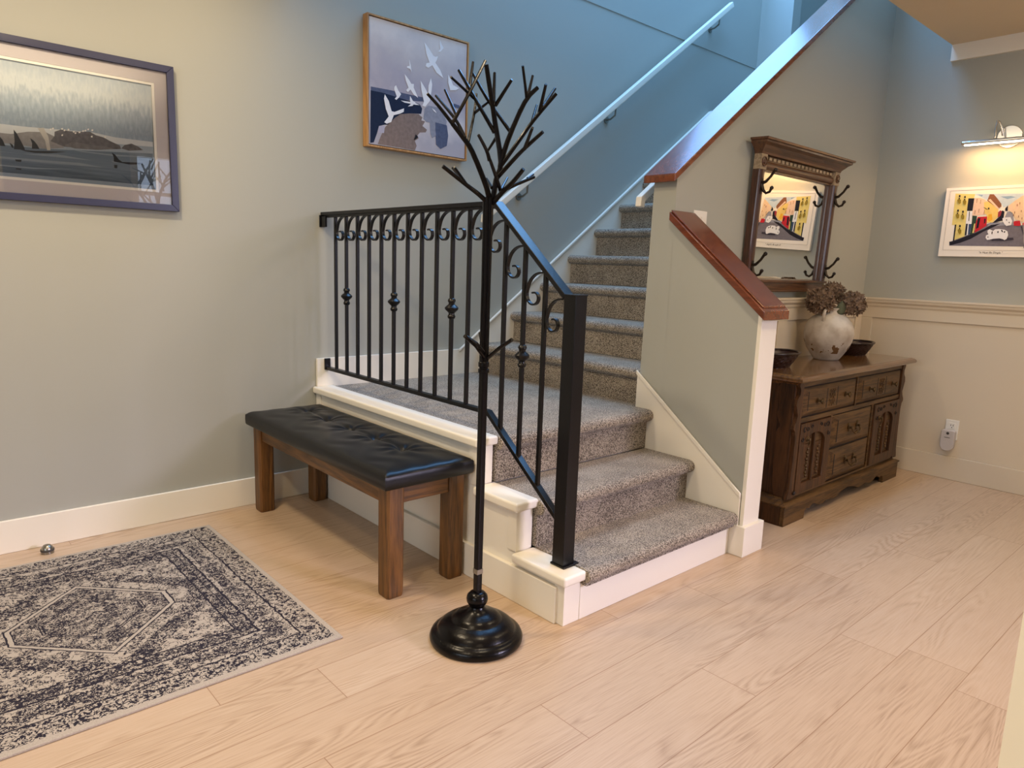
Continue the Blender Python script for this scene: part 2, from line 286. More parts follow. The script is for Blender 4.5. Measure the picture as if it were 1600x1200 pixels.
# ---- outlines of the pictures and of the coat rack branches (metres)
BIRD= [('navy2', [(0.29, 2.027), (0.403, 2.03), (0.517, 2.029), (0.606, 2.03), (0.609, 2.01), (0.549, 2.003), (0.464, 1.999), (0.366, 1.996), (0.29, 2.004)]), ('navy', [(0.289, 2.009), (0.351, 2.01), (0.395, 2.007), (0.471, 2.001), (0.541, 1.998), (0.581, 1.992), (0.596, 1.973), (0.59, 1.946), (0.519, 1.937), (0.464, 1.923), (0.434, 1.896), (0.413, 1.865), (0.37, 1.859), (0.337, 1.848), (0.326, 1.812), (0.307, 1.765), (0.287, 1.76)]), ('white', [(0.464, 1.991), (0.502, 1.993), (0.549, 1.995), (0.581, 1.988), (0.55, 1.985), (0.487, 1.985)]), ('brown', [(0.404, 1.876), (0.43, 1.902), (0.464, 1.925), (0.519, 1.937), (0.574, 1.942), (0.598, 1.93), (0.591, 1.914), (0.615, 1.912), (0.599, 1.887), (0.628, 1.872), (0.62, 1.858), (0.583, 1.852), (0.568, 1.834), (0.576, 1.822), (0.552, 1.806), (0.564, 1.782), (0.553, 1.758), (0.443, 1.76), (0.33, 1.76), (0.348, 1.803), (0.374, 1.85)]), ('lav', [(0.337, 1.848), (0.371, 1.853), (0.366, 1.818), (0.333, 1.815)]), ('grayb', [(0.603, 1.923), (0.61, 1.975), (0.634, 1.995), (0.696, 1.995), (0.73, 1.975), (0.756, 1.933), (0.749, 1.893), (0.715, 1.861), (0.674, 1.842), (0.649, 1.862), (0.644, 1.91), (0.623, 1.91)]), ('navy2', [(0.681, 1.918), (0.757, 1.914), (0.767, 1.862), (0.759, 1.808), (0.717, 1.786), (0.687, 1.805), (0.682, 1.863)]), ('grayb', [(0.649, 1.858), (0.681, 1.883), (0.686, 1.851), (0.661, 1.834)]), ('navy2', [(0.801, 2.033), (0.84, 2.029), (0.837, 2.012), (0.797, 2.015)]), ('white', [(0.604, 2.301), (0.633, 2.276), (0.662, 2.247), (0.674, 2.244), (0.691, 2.25), (0.684, 2.23), (0.675, 2.215), (0.708, 2.184), (0.728, 2.149), (0.684, 2.167), (0.655, 2.199), (0.631, 2.181), (0.614, 2.186), (0.618, 2.201), (0.638, 2.208), (0.617, 2.247)]), ('white', [(0.701, 2.336), (0.714, 2.312), (0.727, 2.299), (0.707, 2.276), (0.692, 2.273), (0.706, 2.291), (0.699, 2.315)]), ('white', [(0.512, 2.199), (0.522, 2.172), (0.528, 2.139), (0.518, 2.153), (0.499, 2.156), (0.5, 2.163), (0.514, 2.167)]), ('white', [(0.485, 2.123), (0.513, 2.099), (0.526, 2.083), (0.542, 2.085), (0.541, 2.067), (0.569, 2.022), (0.541, 2.033), (0.521, 2.054), (0.506, 2.039), (0.495, 2.046), (0.509, 2.061), (0.493, 2.092)]), ('white', [(0.434, 2.059), (0.449, 2.035), (0.465, 2.022), (0.454, 2.005), (0.437, 1.989), (0.427, 1.993), (0.439, 2.006), (0.424, 2.037), (0.425, 2.05)]), ('white', [(0.519, 2.023), (0.537, 2.001), (0.553, 1.997), (0.534, 1.976), (0.506, 1.969), (0.524, 1.983), (0.518, 2.004)]), ('white', [(0.583, 2.109), (0.612, 2.077), (0.633, 2.049), (0.632, 2.093), (0.648, 2.134), (0.656, 2.104), (0.653, 2.072), (0.642, 2.018), (0.614, 1.985), (0.596, 1.988), (0.605, 2.009), (0.588, 2.066)]), ('white', [(0.759, 2.173), (0.777, 2.152), (0.793, 2.126), (0.834, 2.117), (0.812, 2.103), (0.774, 2.096), (0.76, 2.13)]), ('white', [(0.369, 2.004), (0.392, 1.976), (0.409, 1.93), (0.426, 1.929), (0.483, 1.956), (0.481, 1.938), (0.457, 1.925), (0.422, 1.913), (0.407, 1.877), (0.381, 1.865), (0.366, 1.87), (0.392, 1.902), (0.375, 1.936), (0.364, 1.983)]), ('white', [(0.655, 1.985), (0.675, 1.979), (0.688, 1.965), (0.671, 1.972)]), ('black', [(0.556, 1.839), (0.572, 1.828), (0.56, 1.817), (0.544, 1.808)])]
ORCA= [('mist', [(-1.247, 1.621), (-1.156, 1.627), (-1.054, 1.632), (-0.93, 1.639), (-0.85, 1.631), (-0.712, 1.632), (-0.712, 1.613), (-1.251, 1.563)]), ('rock2', [(-1.249, 1.587), (-1.194, 1.595), (-1.14, 1.611), (-1.085, 1.617), (-1.059, 1.606), (-1.028, 1.568), (-1.089, 1.556), (-1.161, 1.559), (-1.251, 1.567)]), ('rock', [(-1.072, 1.587), (-1.058, 1.606), (-1.056, 1.623), (-1.035, 1.634), (-1.009, 1.632), (-0.978, 1.634), (-0.938, 1.64), (-0.919, 1.63), (-0.891, 1.625), (-0.871, 1.615), (-0.835, 1.602), (-0.831, 1.589), (-0.894, 1.579), (-0.974, 1.573), (-1.028, 1.572)]), ('rock3', [(-1.027, 1.576), (-1.003, 1.592), (-0.972, 1.594), (-0.933, 1.589), (-0.893, 1.592), (-0.852, 1.586), (-0.914, 1.575), (-0.993, 1.57)]), ('rock', [(-0.831, 1.591), (-0.818, 1.606), (-0.792, 1.615), (-0.767, 1.606), (-0.75, 1.595), (-0.802, 1.586)]), ('water', [(-1.251, 1.563), (-1.197, 1.553), (-1.089, 1.556), (-0.974, 1.565), (-0.853, 1.575), (-0.714, 1.586), (-0.717, 1.458), (-1.259, 1.453)]), ('rip', [(-1.254, 1.526), (-1.163, 1.529), (-1.052, 1.541), (-0.937, 1.532), (-1.09, 1.53), (-1.254, 1.518)]), ('rip', [(-1.255, 1.506), (-1.128, 1.513), (-0.977, 1.518), (-0.898, 1.51), (-1.092, 1.505), (-1.256, 1.501)]), ('rip', [(-1.257, 1.479), (-1.13, 1.483), (-0.998, 1.492), (-1.13, 1.478), (-1.257, 1.475)]), ('rip', [(-1.013, 1.565), (-0.895, 1.563), (-0.725, 1.571), (-0.854, 1.558), (-0.974, 1.56)]), ('orca', [(-1.185, 1.612), (-1.176, 1.599), (-1.167, 1.578), (-1.156, 1.551), (-1.155, 1.544), (-1.189, 1.542), (-1.185, 1.572)]), ('orca', [(-1.169, 1.543), (-1.126, 1.544), (-1.07, 1.55), (-1.021, 1.554), (-1.052, 1.547), (-1.082, 1.541), (-1.126, 1.537), (-1.155, 1.539)]), ('orca', [(-1.136, 1.589), (-1.124, 1.58), (-1.115, 1.567), (-1.109, 1.553), (-1.133, 1.551), (-1.131, 1.571)]), ('orca', [(-1.229, 1.581), (-1.221, 1.571), (-1.214, 1.549), (-1.232, 1.549)]), ('orca', [(-1.201, 1.563), (-1.191, 1.557), (-1.189, 1.546), (-1.195, 1.547)]), ('orca2', [(-0.866, 1.571), (-0.854, 1.564), (-0.842, 1.547), (-0.83, 1.539), (-0.792, 1.542), (-0.753, 1.544), (-0.757, 1.538), (-0.805, 1.532), (-0.843, 1.536), (-0.86, 1.537), (-0.86, 1.554)]), ('rip', [(-0.871, 1.539), (-0.855, 1.536), (-0.843, 1.534), (-0.863, 1.534)]), ('plume', [(-1.11, 1.628), (-1.091, 1.632), (-1.078, 1.603), (-1.075, 1.57), (-1.074, 1.553), (-1.085, 1.552), (-1.089, 1.585)]), ('orca', [(-1.188, 1.506), (-1.168, 1.507), (-1.17, 1.499), (-1.186, 1.499)]), ('orca', [(-1.188, 1.475), (-1.17, 1.475), (-1.172, 1.47), (-1.188, 1.471)]), ('orca', [(-0.86, 1.525), (-0.848, 1.525), (-0.85, 1.512), (-0.86, 1.512)]), ('gull', [(-1.072, 1.629), (-1.069, 1.633), (-1.066, 1.632), (-1.067, 1.626), (-1.071, 1.626)]), ('gull', [(-1.065, 1.633), (-1.061, 1.637), (-1.058, 1.636), (-1.059, 1.631), (-1.063, 1.63)]), ('gull', [(-1.035, 1.637), (-1.031, 1.64), (-1.028, 1.639), (-1.029, 1.634), (-1.033, 1.633)]), ('gull', [(-1.027, 1.632), (-1.024, 1.636), (-1.02, 1.635), (-1.022, 1.63), (-1.026, 1.629)]), ('gull', [(-1.014, 1.637), (-1.01, 1.641), (-1.007, 1.639), (-1.008, 1.634), (-1.012, 1.634)]), ('gull', [(-0.997, 1.631), (-0.993, 1.635), (-0.99, 1.634), (-0.991, 1.629), (-0.995, 1.628)]), ('gull', [(-0.991, 1.627), (-0.988, 1.631), (-0.984, 1.63), (-0.986, 1.625), (-0.99, 1.624)]), ('gull', [(-0.978, 1.632), (-0.974, 1.636), (-0.97, 1.635), (-0.972, 1.63), (-0.976, 1.629)]), ('gull', [(-0.957, 1.641), (-0.954, 1.645), (-0.95, 1.644), (-0.952, 1.639), (-0.956, 1.638)]), ('gull', [(-0.947, 1.647), (-0.944, 1.651), (-0.94, 1.65), (-0.942, 1.645), (-0.946, 1.644)]), ('gull', [(-0.934, 1.646), (-0.93, 1.65), (-0.926, 1.649), (-0.928, 1.643), (-0.932, 1.643)]), ('gull', [(-1.036, 1.613), (-1.032, 1.617), (-1.029, 1.616), (-1.031, 1.611), (-1.034, 1.61)]), ('gull', [(-0.937, 1.622), (-0.933, 1.626), (-0.93, 1.625), (-0.931, 1.619), (-0.935, 1.619)]), ('gull', [(-0.891, 1.626), (-0.887, 1.63), (-0.883, 1.629), (-0.885, 1.623), (-0.889, 1.623)]), ('gull', [(-0.965, 1.638), (-0.962, 1.642), (-0.958, 1.641), (-0.96, 1.636), (-0.964, 1.635)])]
STREET= [('sky', [(-1.922, 1.673), (-2.154, 1.664), (-2.161, 1.607), (-2.092, 1.602), (-2.068, 1.592), (-2.051, 1.622), (-1.986, 1.635)]), ('cloudb', [(-2.047, 1.653), (-2.097, 1.654), (-2.12, 1.646), (-2.081, 1.638)]), ('cloudb', [(-1.936, 1.669), (-1.962, 1.666), (-1.957, 1.657)]), ('road', [(-1.823, 1.403), (-1.91, 1.448), (-1.987, 1.499), (-2.021, 1.51), (-2.099, 1.497), (-2.176, 1.496), (-2.191, 1.38), (-1.825, 1.384)]), ('roadl', [(-2.017, 1.514), (-2.075, 1.512), (-2.09, 1.57), (-2.115, 1.569), (-2.133, 1.497), (-2.004, 1.492)]), ('yellow', [(-1.822, 1.68), (-1.922, 1.672), (-1.902, 1.516), (-1.898, 1.437), (-1.846, 1.416), (-1.847, 1.502), (-1.825, 1.502)]), ('dark', [(-1.823, 1.407), (-1.843, 1.409), (-1.905, 1.437), (-1.949, 1.455), (-1.989, 1.477), (-2.022, 1.499), (-2.066, 1.505), (-1.988, 1.462), (-1.93, 1.422), (-1.882, 1.401), (-1.829, 1.385)]), ('dark', [(-1.84, 1.504), (-1.848, 1.504), (-1.848, 1.411), (-1.841, 1.409)]), ('dark', [(-1.891, 1.65), (-1.921, 1.649), (-1.92, 1.579), (-1.892, 1.58)]), ('pink', [(-1.921, 1.651), (-1.951, 1.65), (-1.972, 1.641), (-1.994, 1.624), (-1.995, 1.558), (-1.95, 1.552), (-1.922, 1.553)]), ('yellow2', [(-1.971, 1.625), (-1.993, 1.628), (-2.046, 1.586), (-2.049, 1.542), (-2.027, 1.513), (-1.998, 1.51), (-1.992, 1.558), (-1.982, 1.562)]), ('orange', [(-2.002, 1.558), (-2.018, 1.559), (-2.025, 1.528), (-2.01, 1.517), (-1.999, 1.529)]), ('brownr', [(-1.994, 1.668), (-2.014, 1.667), (-2.033, 1.644), (-2.056, 1.614), (-2.059, 1.6), (-2.046, 1.586), (-1.986, 1.633)]), ('pink', [(-1.99, 1.637), (-2.001, 1.642), (-2.049, 1.589), (-2.044, 1.584)]), ('red', [(-1.951, 1.545), (-1.997, 1.546), (-2.0, 1.495), (-1.973, 1.474), (-1.946, 1.457), (-1.945, 1.515)]), ('dark', [(-1.952, 1.537), (-1.965, 1.539), (-1.962, 1.485), (-1.95, 1.478)]), ('dark', [(-1.984, 1.534), (-1.992, 1.534), (-1.992, 1.51), (-1.986, 1.507)]), ('green', [(-1.923, 1.553), (-1.947, 1.55), (-1.946, 1.511), (-1.943, 1.455), (-1.924, 1.444), (-1.925, 1.515)]), ('yellow', [(-1.938, 1.508), (-1.943, 1.508), (-1.942, 1.457), (-1.935, 1.455)]), ('white', [(-1.894, 1.58), (-1.919, 1.575), (-1.925, 1.515), (-1.92, 1.448), (-1.898, 1.439), (-1.895, 1.516)]), ('dark', [(-1.897, 1.508), (-1.906, 1.508), (-1.907, 1.444), (-1.898, 1.441)]), ('blue', [(-1.911, 1.506), (-1.925, 1.506), (-1.923, 1.448), (-1.914, 1.446)]), ('dark', [(-1.904, 1.576), (-1.908, 1.575), (-1.911, 1.523), (-1.907, 1.523)]), ('redd', [(-2.047, 1.568), (-2.057, 1.578), (-2.066, 1.571), (-2.061, 1.549), (-2.049, 1.538)]), ('dark', [(-2.027, 1.51), (-2.061, 1.549), (-2.065, 1.578), (-2.077, 1.57), (-2.077, 1.523), (-2.043, 1.513)]), ('dark', [(-2.078, 1.588), (-2.089, 1.602), (-2.092, 1.573), (-2.08, 1.574)]), ('peach', [(-2.092, 1.602), (-2.122, 1.63), (-2.155, 1.656), (-2.174, 1.51), (-2.133, 1.526), (-2.116, 1.562), (-2.095, 1.577)]), ('pink', [(-2.099, 1.595), (-2.11, 1.605), (-2.118, 1.569), (-2.105, 1.573)]), ('pink', [(-2.121, 1.619), (-2.136, 1.622), (-2.141, 1.583), (-2.129, 1.579)]), ('red', [(-2.127, 1.511), (-2.13, 1.518), (-2.155, 1.52), (-2.163, 1.496), (-2.156, 1.491), (-2.131, 1.493)]), ('red', [(-2.169, 1.507), (-2.174, 1.509), (-2.176, 1.496), (-2.17, 1.496)]), ('roadd', [(-2.108, 1.428), (-2.136, 1.428), (-2.14, 1.417), (-2.097, 1.41), (-2.04, 1.41), (-2.026, 1.418)]), ('white', [(-2.072, 1.534), (-2.081, 1.539), (-2.109, 1.539), (-2.12, 1.519), (-2.118, 1.497), (-2.096, 1.492), (-2.086, 1.501), (-2.076, 1.516)]), ('white', [(-2.01, 1.47), (-2.019, 1.475), (-2.031, 1.469), (-2.036, 1.466), (-2.045, 1.475), (-2.064, 1.476), (-2.09, 1.472), (-2.105, 1.463), (-2.111, 1.443), (-2.106, 1.421), (-2.097, 1.415), (-2.087, 1.421), (-2.07, 1.425), (-2.045, 1.423), (-2.026, 1.418), (-2.013, 1.416), (-2.004, 1.429), (-2.005, 1.442), (-2.016, 1.447), (-2.009, 1.46)]), ('dark', [(-2.073, 1.469), (-2.078, 1.472), (-2.085, 1.46), (-2.08, 1.458)]), ('dark', [(-2.056, 1.462), (-2.063, 1.466), (-2.063, 1.454), (-2.059, 1.454)]), ('dark', [(-2.09, 1.465), (-2.096, 1.461), (-2.092, 1.454), (-2.088, 1.458)]), ('dark', [(-2.03, 1.462), (-2.035, 1.464), (-2.035, 1.447), (-2.03, 1.449)]), ('dark', [(-2.013, 1.434), (-2.017, 1.436), (-2.019, 1.429), (-2.014, 1.429)]), ('dark', [(-2.039, 1.421), (-2.042, 1.422), (-2.043, 1.414), (-2.041, 1.414)]), ('dark', [(-2.074, 1.423), (-2.077, 1.423), (-2.078, 1.415), (-2.075, 1.415)]), ('dark', [(-2.089, 1.527), (-2.095, 1.528), (-2.094, 1.519)]), ('dark', [(-2.103, 1.512), (-2.109, 1.515), (-2.109, 1.506)]), ('roadd', [(-2.163, 1.489), (-2.17, 1.489), (-2.181, 1.453), (-2.183, 1.439)]), ('dark', [(-1.841, 1.671), (-1.849, 1.671), (-1.85, 1.659), (-1.842, 1.659)]), ('olive', [(-1.836, 1.643), (-1.844, 1.651), (-1.855, 1.643), (-1.856, 1.626), (-1.85, 1.62), (-1.84, 1.63)]), ('dark', [(-1.842, 1.655), (-1.849, 1.654), (-1.848, 1.647), (-1.843, 1.648)]), ('dark', [(-1.869, 1.664), (-1.877, 1.664), (-1.878, 1.652), (-1.87, 1.653)]), ('olive', [(-1.865, 1.637), (-1.872, 1.644), (-1.883, 1.636), (-1.884, 1.619), (-1.878, 1.614), (-1.868, 1.623)]), ('dark', [(-1.87, 1.648), (-1.877, 1.647), (-1.876, 1.64), (-1.871, 1.641)]), ('dark', [(-1.843, 1.589), (-1.851, 1.589), (-1.852, 1.576), (-1.843, 1.577)]), ('olive', [(-1.838, 1.561), (-1.846, 1.568), (-1.857, 1.56), (-1.857, 1.543), (-1.851, 1.538), (-1.842, 1.547)]), ('dark', [(-1.844, 1.572), (-1.85, 1.572), (-1.85, 1.564), (-1.844, 1.565)]), ('dark', [(-1.869, 1.582), (-1.877, 1.582), (-1.878, 1.57), (-1.87, 1.57)]), ('olive', [(-1.865, 1.554), (-1.872, 1.562), (-1.883, 1.554), (-1.884, 1.537), (-1.878, 1.531), (-1.868, 1.541)]), ('dark', [(-1.87, 1.565), (-1.877, 1.565), (-1.876, 1.558), (-1.871, 1.559)]), ('dark', [(-1.864, 1.502), (-1.872, 1.501), (-1.873, 1.489), (-1.864, 1.489)]), ('olive', [(-1.859, 1.473), (-1.867, 1.481), (-1.878, 1.473), (-1.879, 1.456), (-1.872, 1.45), (-1.863, 1.46)]), ('dark', [(-1.865, 1.485), (-1.872, 1.484), (-1.871, 1.477), (-1.866, 1.478)]), ('brownr', [(-1.935, 1.645), (-1.938, 1.645), (-1.937, 1.623), (-1.935, 1.623)]), ('brownr', [(-1.954, 1.64), (-1.956, 1.64), (-1.956, 1.618), (-1.954, 1.618)]), ('brownr', [(-1.933, 1.582), (-1.936, 1.582), (-1.935, 1.56), (-1.933, 1.56)]), ('brownr', [(-1.952, 1.589), (-1.955, 1.589), (-1.954, 1.567), (-1.952, 1.567)]), ('brownr', [(-1.98, 1.581), (-1.982, 1.581), (-1.981, 1.558), (-1.979, 1.559)]), ('brownr', [(-2.124, 1.569), (-2.127, 1.57), (-2.128, 1.558), (-2.125, 1.558)]), ('brownr', [(-2.131, 1.608), (-2.134, 1.609), (-2.135, 1.597), (-2.132, 1.597)]), ('brownr', [(-2.154, 1.575), (-2.157, 1.576), (-2.158, 1.564), (-2.155, 1.564)]), ('brownr', [(-2.142, 1.618), (-2.145, 1.619), (-2.146, 1.607), (-2.143, 1.607)]), ('brownr', [(-2.162, 1.536), (-2.165, 1.537), (-2.166, 1.525), (-2.163, 1.525)]), ('brownr', [(-2.145, 1.547), (-2.148, 1.548), (-2.149, 1.536), (-2.146, 1.536)]), ('brownr', [(-2.121, 1.555), (-2.124, 1.556), (-2.125, 1.544), (-2.122, 1.544)]), ('dark', [(-1.973, 1.597), (-1.979, 1.596), (-1.997, 1.584), (-1.992, 1.584)]), ('dark', [(-1.996, 1.595), (-2.003, 1.594), (-2.004, 1.584), (-1.996, 1.586)])]
RACK= [('A', 0.0085, [(-0.269, -1.647, 1.356), (-0.283, -1.649, 1.401), (-0.329, -1.637, 1.495), (-0.355, -1.628, 1.53), (-0.385, -1.616, 1.565)]), ('A', 0.0055, [(-0.384, -1.617, 1.563), (-0.419, -1.601, 1.605), (-0.456, -1.596, 1.634)]), ('A', 0.0055, [(-0.384, -1.616, 1.567), (-0.332, -1.621, 1.654), (-0.274, -1.617, 1.751)]), ('A', 0.0055, [(-0.352, -1.631, 1.531), (-0.36, -1.598, 1.581), (-0.374, -1.521, 1.654)]), ('A', 0.0045, [(-0.359, -1.599, 1.593), (-0.337, -1.513, 1.677)]), ('A', 0.0045, [(-0.338, -1.629, 1.521), (-0.296, -1.599, 1.605), (-0.273, -1.579, 1.668)]), ('A', 0.0045, [(-0.295, -1.599, 1.609), (-0.239, -1.595, 1.65)]), ('B', 0.0085, [(-0.263, -1.653, 1.361), (-0.256, -1.658, 1.424), (-0.247, -1.666, 1.474), (-0.269, -1.661, 1.581), (-0.289, -1.67, 1.629), (-0.323, -1.681, 1.72)]), ('B', 0.0055, [(-0.286, -1.673, 1.621), (-0.247, -1.627, 1.722)]), ('B', 0.0055, [(-0.275, -1.668, 1.624), (-0.275, -1.734, 1.682)]), ('B', 0.006, [(-0.269, -1.66, 1.553), (-0.304, -1.606, 1.652), (-0.313, -1.546, 1.73)]), ('B', 0.0045, [(-0.303, -1.606, 1.647), (-0.396, -1.62, 1.684)]), ('B', 0.005, [(-0.301, -1.582, 1.679), (-0.27, -1.556, 1.759)]), ('B', 0.0045, [(-0.259, -1.656, 1.541), (-0.251, -1.61, 1.509)]), ('B', 0.0055, [(-0.21, -1.658, 1.566), (-0.249, -1.599, 1.656), (-0.263, -1.549, 1.729)]), ('C', 0.008, [(-0.248, -1.665, 1.461), (-0.234, -1.677, 1.532), (-0.186, -1.691, 1.644), (-0.151, -1.706, 1.688)]), ('C', 0.005, [(-0.184, -1.692, 1.646), (-0.182, -1.694, 1.658), (-0.226, -1.722, 1.729)]), ('C', 0.005, [(-0.18, -1.695, 1.654), (-0.136, -1.667, 1.729)]), ('C', 0.005, [(-0.212, -1.682, 1.588), (-0.163, -1.644, 1.634)]), ('D', 0.0065, [(-0.245, -1.667, 1.466), (-0.223, -1.712, 1.53), (-0.199, -1.745, 1.586), (-0.159, -1.791, 1.658)]), ('D', 0.0055, [(-0.187, -1.755, 1.609), (-0.217, -1.808, 1.669)]), ('D', 0.0055, [(-0.18, -1.761, 1.623), (-0.106, -1.731, 1.69)]), ('D', 0.0045, [(-0.202, -1.742, 1.582), (-0.145, -1.698, 1.642)]), ('E', 0.0065, [(-0.253, -1.661, 1.432), (-0.251, -1.727, 1.477), (-0.256, -1.775, 1.501), (-0.247, -1.835, 1.539)]), ('E', 0.0055, [(-0.257, -1.775, 1.499), (-0.282, -1.831, 1.545)]), ('F', 0.0075, [(-0.262, -1.654, 1.359), (-0.268, -1.7, 1.387), (-0.266, -1.741, 1.412), (-0.264, -1.782, 1.445)]), ('F', 0.0055, [(-0.262, -1.706, 1.395), (-0.223, -1.712, 1.413), (-0.158, -1.714, 1.439)]), ('F', 0.0045, [(-0.18, -1.709, 1.433), (-0.147, -1.697, 1.449)]), ('F', 0.0045, [(-0.258, -1.682, 1.395), (-0.179, -1.619, 1.441)]), ('G', 0.006, [(-0.258, -1.683, 1.391), (-0.309, -1.718, 1.427), (-0.354, -1.746, 1.461)]), ('G', 0.0055, [(-0.355, -1.745, 1.459), (-0.368, -1.747, 1.484), (-0.404, -1.756, 1.517)]), ('H', 0.0075, [(-0.273, -1.644, 1.36), (-0.301, -1.634, 1.383), (-0.34, -1.627, 1.405), (-0.41, -1.609, 1.449)]), ('H', 0.005, [(-0.341, -1.627, 1.407), (-0.403, -1.653, 1.444)]), ('H', 0.0045, [(-0.356, -1.627, 1.418), (-0.341, -1.562, 1.455)]), ('I', 0.005, [(-0.265, -1.651, 1.402), (-0.226, -1.579, 1.436)])]
RACK2= [(0.0055, [(-0.269, -1.648, 0.903), (-0.323, -1.668, 0.949), (-0.373, -1.678, 0.981)]), (0.0055, [(-0.286, -1.659, 0.928), (-0.34, -1.692, 0.959), (-0.349, -1.659, 0.975)]), (0.005, [(-0.271, -1.646, 0.917), (-0.241, -1.592, 0.957), (-0.232, -1.574, 0.975)]), (0.006, [(-0.267, -1.649, 0.903), (-0.259, -1.695, 0.94), (-0.249, -1.743, 0.972)])]

# ------------------------------------------------------------ builders
ORG = {}
def V3(p): return Vector(p)
class MB:
    def __init__(s): s.bm = bmesh.new(); s.mi = 0
    def face(s, vs):
        try: f = s.bm.faces.new(vs); f.material_index = s.mi; return f
        except ValueError: return None
    def box(s, a, b_, ):
        x0, y0, z0 = a; x1, y1, z1 = b_
        v = [s.bm.verts.new(p) for p in ((x0,y0,z0),(x1,y0,z0),(x1,y1,z0),(x0,y1,z0),(x0,y0,z1),(x1,y0,z1),(x1,y1,z1),(x0,y1,z1))]
        for q in ((0,3,2,1),(4,5,6,7),(0,1,5,4),(1,2,6,5),(2,3,7,6),(3,0,4,7)): s.face([v[i] for i in q])
        return s
    def prism(s, pts, f0, f1):
        """pts: 2D outline; f0, f1: functions (a,b)->3D for the two ends"""
        A = [s.bm.verts.new(f0(*p)) for p in pts]; B = [s.bm.verts.new(f1(*p)) for p in pts]; n = len(pts)
        s.face(A[::-1]); s.face(B)
        for i in range(n): s.face([A[i], A[(i+1)%n], B[(i+1)%n], B[i]])
        return s
    def px(s, pts, x0, x1): return s.prism(pts, lambda a,b_: (x0,a,b_), lambda a,b_: (x1,a,b_))   # pts = (y,z)
    def py(s, pts, y0, y1): return s.prism(pts, lambda a,b_: (a,y0,b_), lambda a,b_: (a,y1,b_))   # pts = (x,z)
    def pz(s, pts, z0, z1): return s.prism(pts, lambda a,b_: (a,b_,z0), lambda a,b_: (a,b_,z1))   # pts = (x,y)
    def lathe(s, c, prof, seg=32, axis='z', close=True):
        rings = []
        for r, h in prof:
            ring = []
            for i in range(seg):
                a = 2*math.pi*i/seg; u, v = r*math.cos(a), r*math.sin(a)
                p = {'z': (u, v, h), 'y': (u, h, v), 'x': (h, u, v)}[axis]
                ring.append(s.bm.verts.new((c[0]+p[0], c[1]+p[1], c[2]+p[2])))
            rings.append(ring)
        for A, B in zip(rings, rings[1:]):
            for i in range(seg): s.face([A[i], A[(i+1)%seg], B[(i+1)%seg], B[i]])
        if close: s.face(rings[0][::-1]); s.face(rings[-1])
        return s
    def tube(s, path, rad, seg=10, sq=False, flat=None):
        path = [Vector(p) for p in path]; n = len(path)
        if not isinstance(rad, (list, tuple)): rad = [rad]*n
        up = None; rings = []
        for i, p in enumerate(path):
            t = ((path[i+1]-p) if i == 0 else (p-path[i-1]) if i == n-1 else ((path[i+1]-p).normalized()+(p-path[i-1]).normalized())).normalized()
            if up is None:
                ref = Vector((0,0,1)) if abs(t.z) < 0.9 else Vector((1,0,0))
                up = (ref - t*ref.dot(t)).normalized()
            else: up = (up - t*up.dot(t)).normalized()
            sd = t.cross(up); ring = []
            for k in range(seg):
                a = 2*math.pi*(k+(0.5 if sq else 0))/seg
                ring.append(s.bm.verts.new(p + up*math.cos(a)*rad[i] + sd*math.sin(a)*rad[i]))
            rings.append(ring)
        for A, B in zip(rings, rings[1:]):
            for k in range(seg): s.face([A[k], A[(k+1)%seg], B[(k+1)%seg], B[k]])
        s.face(rings[0][::-1]); s.face(rings[-1]); return s
    def ribbon(s, path, ht, x0, x1):
        """flat bar following a path of (y,z) points, ht = half thickness in the plane, from x0 to x1"""
        P2 = [Vector(p) for p in path]; n = len(P2); L_, R_ = [], []
        for i, p in enumerate(P2):
            if i == 0: d = (P2[1]-p).normalized(); k = 1
            elif i == n-1: d = (p-P2[i-1]).normalized(); k = 1
            else:
                d1 = (p-P2[i-1]).normalized(); d2 = (P2[i+1]-p).normalized(); d = (d1+d2).normalized(); k = 1/max(0.5, d.dot(d1))
            nn = Vector((-d.y, d.x))*ht*k; L_.append(p+nn); R_.append(p-nn)
        rings = []
        for a, b_ in zip(L_, R_):
            rings.append([s.bm.verts.new(q) for q in ((x0,a.x,a.y),(x1,a.x,a.y),(x1,b_.x,b_.y),(x0,b_.x,b_.y))])
        for A, B in zip(rings, rings[1:]):
            for k in range(4): s.face([A[k], A[(k+1)%4], B[(k+1)%4], B[k]])
        s.face(rings[0][::-1]); s.face(rings[-1]); return s
    def build(s, name, mats, parent=None, bevel=0.0, smooth=False, origin=None, xf=None, seg=2):
        if isinstance(mats, str): mats = [mats]
        if xf: s.bm.transform(xf)
        bmesh.ops.recalc_face_normals(s.bm, faces=s.bm.faces)
        if origin is None:
            if parent is not None: origin = ORG[parent.name]
            else:
                xs = [v.co for v in s.bm.verts]
                origin = Vector(((min(v.x for v in xs)+max(v.x for v in xs))/2, (min(v.y for v in xs)+max(v.y for v in xs))/2, min(v.z for v in xs)))
        origin = Vector(origin)
        s.bm.transform(Matrix.Translation(-origin))
        me = bpy.data.meshes.new(name); s.bm.to_mesh(me); s.bm.free()
        for k in mats: me.materials.append(MATS[k])
        o = bpy.data.objects.new(name, me); COL.objects.link(o); ORG[o.name] = origin
        if parent is not None: o.parent = parent; o.location = origin - ORG[parent.name]
        else: o.location = origin
        if smooth:
            for p in me.polygons: p.use_smooth = True
            me.set_sharp_from_angle(angle=math.radians(40))
        if bevel:
            md = o.modifiers.new('bevel', 'BEVEL'); md.width = bevel; md.segments = seg; md.limit_method = 'ANGLE'; md.angle_limit = math.radians(40)
            for p in me.polygons: p.use_smooth = True
            me.set_sharp_from_angle(angle=math.radians(30)) if seg < 2 else None
            md.harden_normals = False
            if seg >= 2: md2 = o.modifiers.new('wn', 'WEIGHTED_NORMAL')
